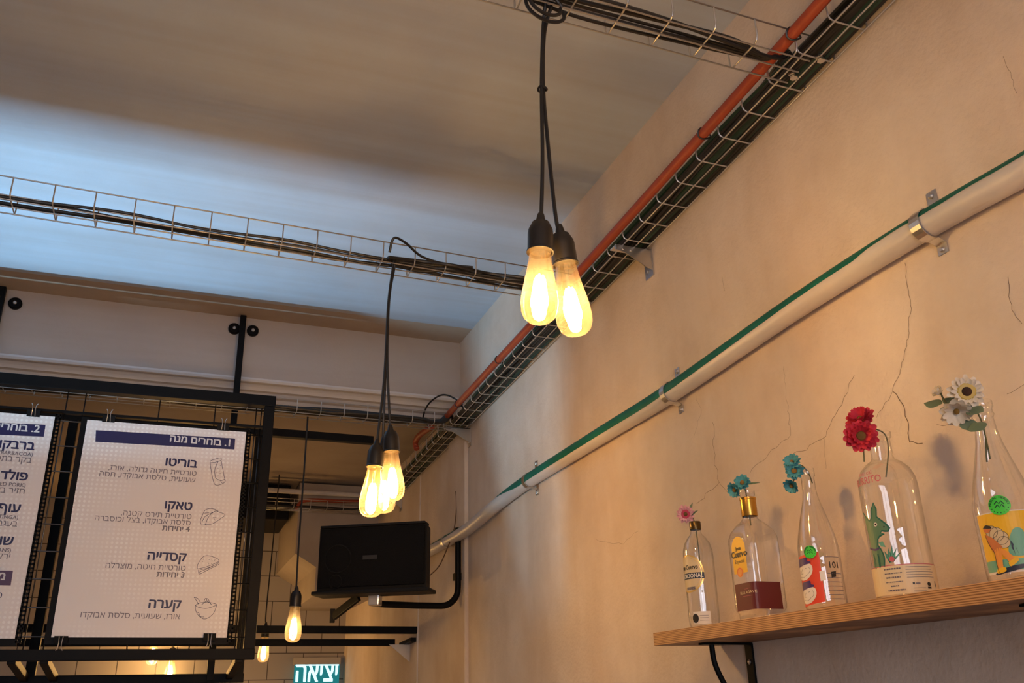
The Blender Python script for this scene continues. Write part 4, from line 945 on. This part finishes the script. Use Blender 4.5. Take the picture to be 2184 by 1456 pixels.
# 5: tall bottle at the frame edge with the yellow scene
B5 = Bottle(0.935, [(0.001, 0.012), (0.030, 0.001), (0.038, 0.002), (0.0415, 0.008), (0.042, 0.02), (0.042, 0.098), (0.041, 0.112), (0.0375, 0.130), (0.031, 0.155), (0.0245, 0.178), (0.0188, 0.200), (0.0152, 0.222), (0.0140, 0.240), (0.0148, 0.243), (0.0165, 0.246), (0.0150, 0.250), (0.0150, 0.255), (0.0172, 0.258), (0.0172, 0.266), (0.0155, 0.268)], 0.042, 219.7,
            (478, 240, 0.195, 190, 1352, 0.000236), 'tall clear bottle at the right edge with a yellow picture label and lime sticker')
mb = MB(); za, zb_ = 0.012, 0.096
B5.patch(mb, rad(160), rad(262), za, zb_, wh, L1); B5.patch(mb, rad(161), rad(261), za+0.003, zb_-0.0015, ye, L1+0.0002)
B5.patch(mb, rad(161), rad(261), za+0.003, za+0.018, te, L1+0.0004)
B5.poly(mb, [(640, 1100), (660, 1058), (690, 1050), (720, 1080), (740, 1200), (640, 1200)], te, L2)
for (tx, ty) in ((632, 1150), (645, 1120), (664, 1108), (690, 1120), (712, 1150)): B5.poly(mb, [(672, 1210), ((672+tx)/2-8, (1210+ty)/2), (tx, ty), ((690+tx)/2+8, (1210+ty)/2), (692, 1208)], nv if tx % 2 else te, L2+0.0002, False)
B5.poly(mb, [(560, 1300), (620, 1272), (720, 1258), (720, 1280), (580, 1308)], nv, L2+0.0002)
for (cx, cy, rr) in ((540, 1060, 0.0085), (568, 1078, 0.0095), (592, 1100, 0.0095), (608, 1128, 0.008)):
    a_, z_ = B5.uv(cx, cy); B5.disc(mb, a_, z_, rr, cr_, L3_); B5.ring(mb, a_, z_, rr, 0.0005, bk, L3_+0.0002)
a_, z_ = B5.uv(514, 1040); B5.disc(mb, a_, z_, 0.0055, sk, L3_+0.0003); B5.poly(mb, [(492, 1032), (508, 1016), (534, 1026), (538, 1040)], bk, L4)
B5.poly(mb, [(505, 1070), (540, 1090), (580, 1130), (600, 1160), (556, 1180), (528, 1130)], sk, L3_+0.0004)
B5.poly(mb, [(556, 1165), (592, 1160), (602, 1250), (606, 1290), (582, 1296), (570, 1250)], og, L4); B5.poly(mb, [(592, 1160), (630, 1185), (672, 1230), (660, 1256), (636, 1240), (596, 1190)], og, L4)
B5.poly(mb, [(572, 1276), (612, 1268), (618, 1292), (574, 1300)], ye, L4+0.0002); B5.poly(mb, [(632, 1244), (668, 1222), (688, 1236), (646, 1268)], ye, L4+0.0002)
B5.line(mb, [(505, 1070), (528, 1130), (556, 1180), (570, 1250), (582, 1296)], bk, L4+0.0003, 0.0006)
mb.build('picture_label', INK, B5.t, auto=0)
mb = MB(); sticker(B5, mb, 588, 912, 0.0138); mb.build('sticker', INK, B5.t, auto=0)

# ------------------------------------------------------------------ cloth flowers standing in the bottles
M_stem = principled('flower_stem', (0.09, 0.10, 0.04), 0.6)
M_leaf = scuffed('flower_leaf', (0.16, 0.22, 0.14), (0.10, 0.16, 0.10), 0.6)
M_ctr = scuffed('flower_centre', (0.30, 0.17, 0.03), (0.10, 0.05, 0.01), 0.8)
def petal_mat(name, c, c2_):
    m = principled(name, c, 0.7); n = noise(m, 70, 3); setcol(m, ramp(m, n.outputs[0], [(0.3, c2_), (0.6, c)]).outputs[0]); return m
M_pink = petal_mat('pink_petal', (0.70, 0.38, 0.44), (0.64, 0.30, 0.36)); M_blue = petal_mat('blue_petal', (0.07, 0.33, 0.40), (0.04, 0.22, 0.29)); M_redp = petal_mat('red_petal', (0.66, 0.035, 0.07), (0.50, 0.02, 0.045)); M_wp = petal_mat('white_petal', (0.80, 0.74, 0.62), (0.72, 0.64, 0.50))
M_deep = principled('deep_pink', (0.45, 0.04, 0.10), 0.7)
def blossom(t, c, nrm, R, n, mat, layers=2, cup=0.25, ctr=M_ctr, cr=0.28, wide=1.0, inner=None):
    c = Vector(c); z = Vector(nrm).normalized(); x = z.cross(Vector((0.1, 0.3, 1))).normalized(); y = z.cross(x); b = MB()
    for l in range(layers):
        rr = R*(1-0.22*l); c2_ = cup + 0.28*l
        for k in range(n):
            a = 2*pi*(k+0.5*l)/n + random.uniform(-0.08, 0.08); ln = rr*random.uniform(0.9, 1.06); wd = wide*2.2*rr/n*random.uniform(0.9, 1.15); tw = random.uniform(-0.15, 0.15)
            u = x*cos(a)+y*sin(a); v = -x*sin(a)+y*cos(a); vs = []
            for i in range(5):
                s_ = i/4; ww = wd*(0.35 + 0.75*sin(pi*min(s_*0.62+0.12, 1)))*(0.55 if i == 4 else 1)
                h = c2_*R*(s_**1.3)*0.9 - 0.25*R*max(0, s_-0.7)
                for j in (-1, -0.35, 0.35, 1): vs.append(c + u*(0.12*R + (ln-0.12*R)*s_ - (0.05*ln*abs(j) if i == 4 else 0)) + v*(ww*j) + z*(h + 0.05*R*j*j + tw*R*0.3*j*s_ + 0.0004*l))
            b.add(vs, [(i*4+j, i*4+j+1, (i+1)*4+j+1, (i+1)*4+j) for i in range(4) for j in range(3)], 0, True)
    bl = b.build('blossom', mat, t)
    if inner: MB().lathe(c+z*0.10*R, [(R*0.50, 0.06*R), (R*0.42, 0.12*R), (R*0.2, 0.10*R)], 14, axis=z).build('inner_petals', inner, bl)
    MB().lathe(c + z*0.06*R, [(R*cr, 0), (R*cr*1.05, R*0.14), (R*cr*0.8, R*0.24), (R*cr*0.35, R*0.28)], 14, axis=z).build('flower_centre', ctr, bl)
    b = MB()
    for k in range(5):
        a = 2*pi*k/5; u = x*cos(a)+y*sin(a); v = -x*sin(a)+y*cos(a)
        b.add([c - z*0.16*R, c + u*0.32*R + v*0.1*R - z*0.06*R, c + u*0.72*R - z*0.02*R, c + u*0.32*R - v*0.1*R - z*0.06*R], [(0, 1, 2, 3)], 0, True)
    b.build('sepal', M_leaf, bl)
    return bl
def leaf(t, base, tip, wd, bend=0.15):
    base = Vector(base); tip = Vector(tip); u = tip-base; L = u.length; u.normalize(); v = u.cross(Vector((-0.6, -0.6, 0.5))).normalized(); w_ = u.cross(v); vs = []
    for i in range(8):
        s_ = i/7; ww = wd*sin(pi*(s_**0.85))*0.5 + 0.0004
        for j in (-1, 0, 1): vs.append(base + u*L*s_ + v*ww*j + w_*(bend*L*s_*s_ + 0.18*ww*abs(j)))
    MB().add(vs, [(i*3+j, i*3+j+1, (i+1)*3+j+1, (i+1)*3+j) for i in range(7) for j in range(2)], 0, True).build('leaf', M_leaf, t)
TOW = Vector((-0.68, -0.70, -0.12))                     # roughly from the shelf towards the room
def FP(px, py, X): return atX(px, py, X)
def stem(t, pts, r=0.0013): MB().tube(spline(pts, 6), r, 6).build('stem', M_stem, t)
def mouth(B, h): return B.c + Vector((0, 0, h))
# pink
m_ = mouth(B1, 0.237); f = thing('flower', m_, 'pink daisy-like cloth flower in the slim leftmost bottle', 'flower', 'cloth flowers in the bottles')
c = FP(1463, 1096, 1.105); stem(f, [B1.c+Vector((0.004, 0, 0.10)), B1.c+Vector((0.002, 0, 0.20)), m_+Vector((-0.003, 0, 0.006)), c+Vector((0.006, 0.004, 0.0))])
blossom(f, c, TOW+Vector((0, 0, -0.05)), 0.0225, 14, M_pink, 2, 0.12, cr=0.2, inner=M_deep); leaf(f, c+Vector((0.006, 0.003, -0.006)), c+Vector((0.012, -0.026, 0.006)), 0.008); leaf(f, c+Vector((0.006, 0, 0)), c+Vector((0.012, -0.01, 0.026)), 0.007)
# blue pair
m_ = mouth(B2, 0.2625); f = thing('flower', m_, 'small blue cloth flowers in the gold-necked square bottle', 'flower', 'cloth flowers in the bottles')
c = FP(1584, 1030, 1.10); d_ = FP(1568, 1044, 1.09)
stem(f, [B2.c+Vector((0, 0, 0.19)), m_+Vector((-0.002, 0, -0.01)), m_+Vector((-0.006, -0.002, 0.012)), c+Vector((0.006, 0.002, -0.002))]); stem(f, [m_+Vector((-0.006, -0.002, 0.010)), d_+Vector((0.005, 0.002, 0))])
blossom(f, c, Vector((-0.75, -0.55, 0.25)), 0.019, 11, M_blue, 2, 0.3, cr=0.24); blossom(f, d_, Vector((-0.8, -0.1, -0.35)), 0.0175, 10, M_blue, 2, 0.4, cr=0.24)
leaf(f, c+Vector((0.006, 0, -0.002)), c+Vector((0.015, -0.034, -0.002)), 0.005)
# blue trio
m_ = mouth(B3, 0.2635); f = thing('flower', m_, 'cluster of blue cloth flowers in the bottle with the red label', 'flower', 'cloth flowers in the bottles')
c0 = FP(1694, 1004, 1.09); c1 = FP(1690, 986, 1.09); c2f = FP(1689, 1034, 1.085)
stem(f, [B3.c+Vector((0.008, -0.002, 0.235)), m_+Vector((-0.002, -0.008, -0.012)), m_+Vector((-0.010, -0.002, 0.004)), c0+Vector((0.010, 0.002, 0.004)), c0]); stem(f, [c0+Vector((0.010, 0.002, 0.004)), c1]); stem(f, [c0+Vector((0.010, 0.002, 0.002)), c2f])
blossom(f, c0, Vector((-0.68, -0.7, -0.1)), 0.0185, 12, M_blue, 2, 0.25, cr=0.27); blossom(f, c1, Vector((-0.75, -0.5, 0.35)), 0.0185, 12, M_blue, 2, 0.3, cr=0.2); blossom(f, c2f, Vector((-0.75, -0.2, -0.6)), 0.016, 10, M_blue, 2, 0.45, cr=0.24)
# red pair
m_ = mouth(B4, 0.279); f = thing('flower', m_, 'two red cloth flowers in the bottle with the donkey', 'flower', 'cloth flowers in the bottles')
c0 = FP(1836, 930, 1.075); c1 = FP(1837, 897, 1.085)
stem(f, [B4.c+Vector((-0.004, -0.004, 0.20)), m_+Vector((0.004, -0.012, -0.035)), m_+Vector((0.002, -0.014, -0.008)), m_+Vector((-0.008, -0.006, 0.004)), c1+Vector((0.012, -0.004, -0.014)), c1]); stem(f, [m_+Vector((-0.010, -0.006, 0.003)), m_+Vector((-0.022, -0.010, -0.012)), c0+Vector((0.008, 0.002, 0)), c0])
stem(f, [m_+Vector((-0.026, 0.012, -0.026)), m_+Vector((-0.028, 0.014, -0.05))])
blossom(f, c0, Vector((-0.62, -0.76, -0.16)), 0.030, 14, M_redp, 3, 0.25, cr=0.27, wide=1.25); blossom(f, c1, Vector((-0.72, -0.4, 0.45)), 0.026, 13, M_redp, 3, 0.35, cr=0.22, wide=1.25)
# white spray
m_ = mouth(B5, 0.268); f = thing('flower', m_, 'white cloth flowers with grey-green leaves in the bottle at the right edge', 'flower', 'cloth flowers in the bottles')
c0 = FP(2061, 836, 1.085); c1 = FP(2040, 875, 1.075); bud = FP(2006, 838, 1.075); hub = FP(2074, 868, 1.10)
stem(f, [B5.c+Vector((0.0, 0.004, 0.18)), m_+Vector((0.0, 0.004, -0.03)), m_+Vector((-0.006, 0.010, 0.002)), hub, c0]); stem(f, [hub, c1+Vector((0.006, 0, 0)), c1]); stem(f, [c1+Vector((0.006, 0, 0)), FP(2018, 858, 1.08), bud])
blossom(f, c0, Vector((-0.64, -0.75, -0.12)), 0.0275, 14, M_wp, 2, 0.12, cr=0.25, ctr=scuffed('brown_centre', (0.09, 0.03, 0.01), (0.03, 0.012, 0.006), 0.8), inner=P_('pale_yellow', (0.55, 0.40, 0.08))); blossom(f, c1, Vector((-0.6, -0.45, -0.66)), 0.0245, 10, M_wp, 2, 0.4, cr=0.16)
blossom(f, bud, Vector((-0.8, 0.2, 0.5)), 0.010, 6, M_wp, 2, 0.9, cr=0.2)
for p0, p1, wd in (((2010, 860), (1968, 854), 0.017), ((2040, 858), (2008, 846), 0.015), ((2024, 868), (2012, 890), 0.019), ((2062, 870), (2094, 872), 0.020), ((2060, 892), (2072, 916), 0.019), ((2074, 902), (2096, 912), 0.022)): leaf(f, FP(*p0, 1.085), FP(*p1, 1.08), wd*1.25)
stem(f, [FP(2102, 935, 1.11), FP(2103, 960, 1.11), FP(2105, 985, 1.11)])

for o in sc.objects:
    if '_o' in o.keys(): del o['_o']
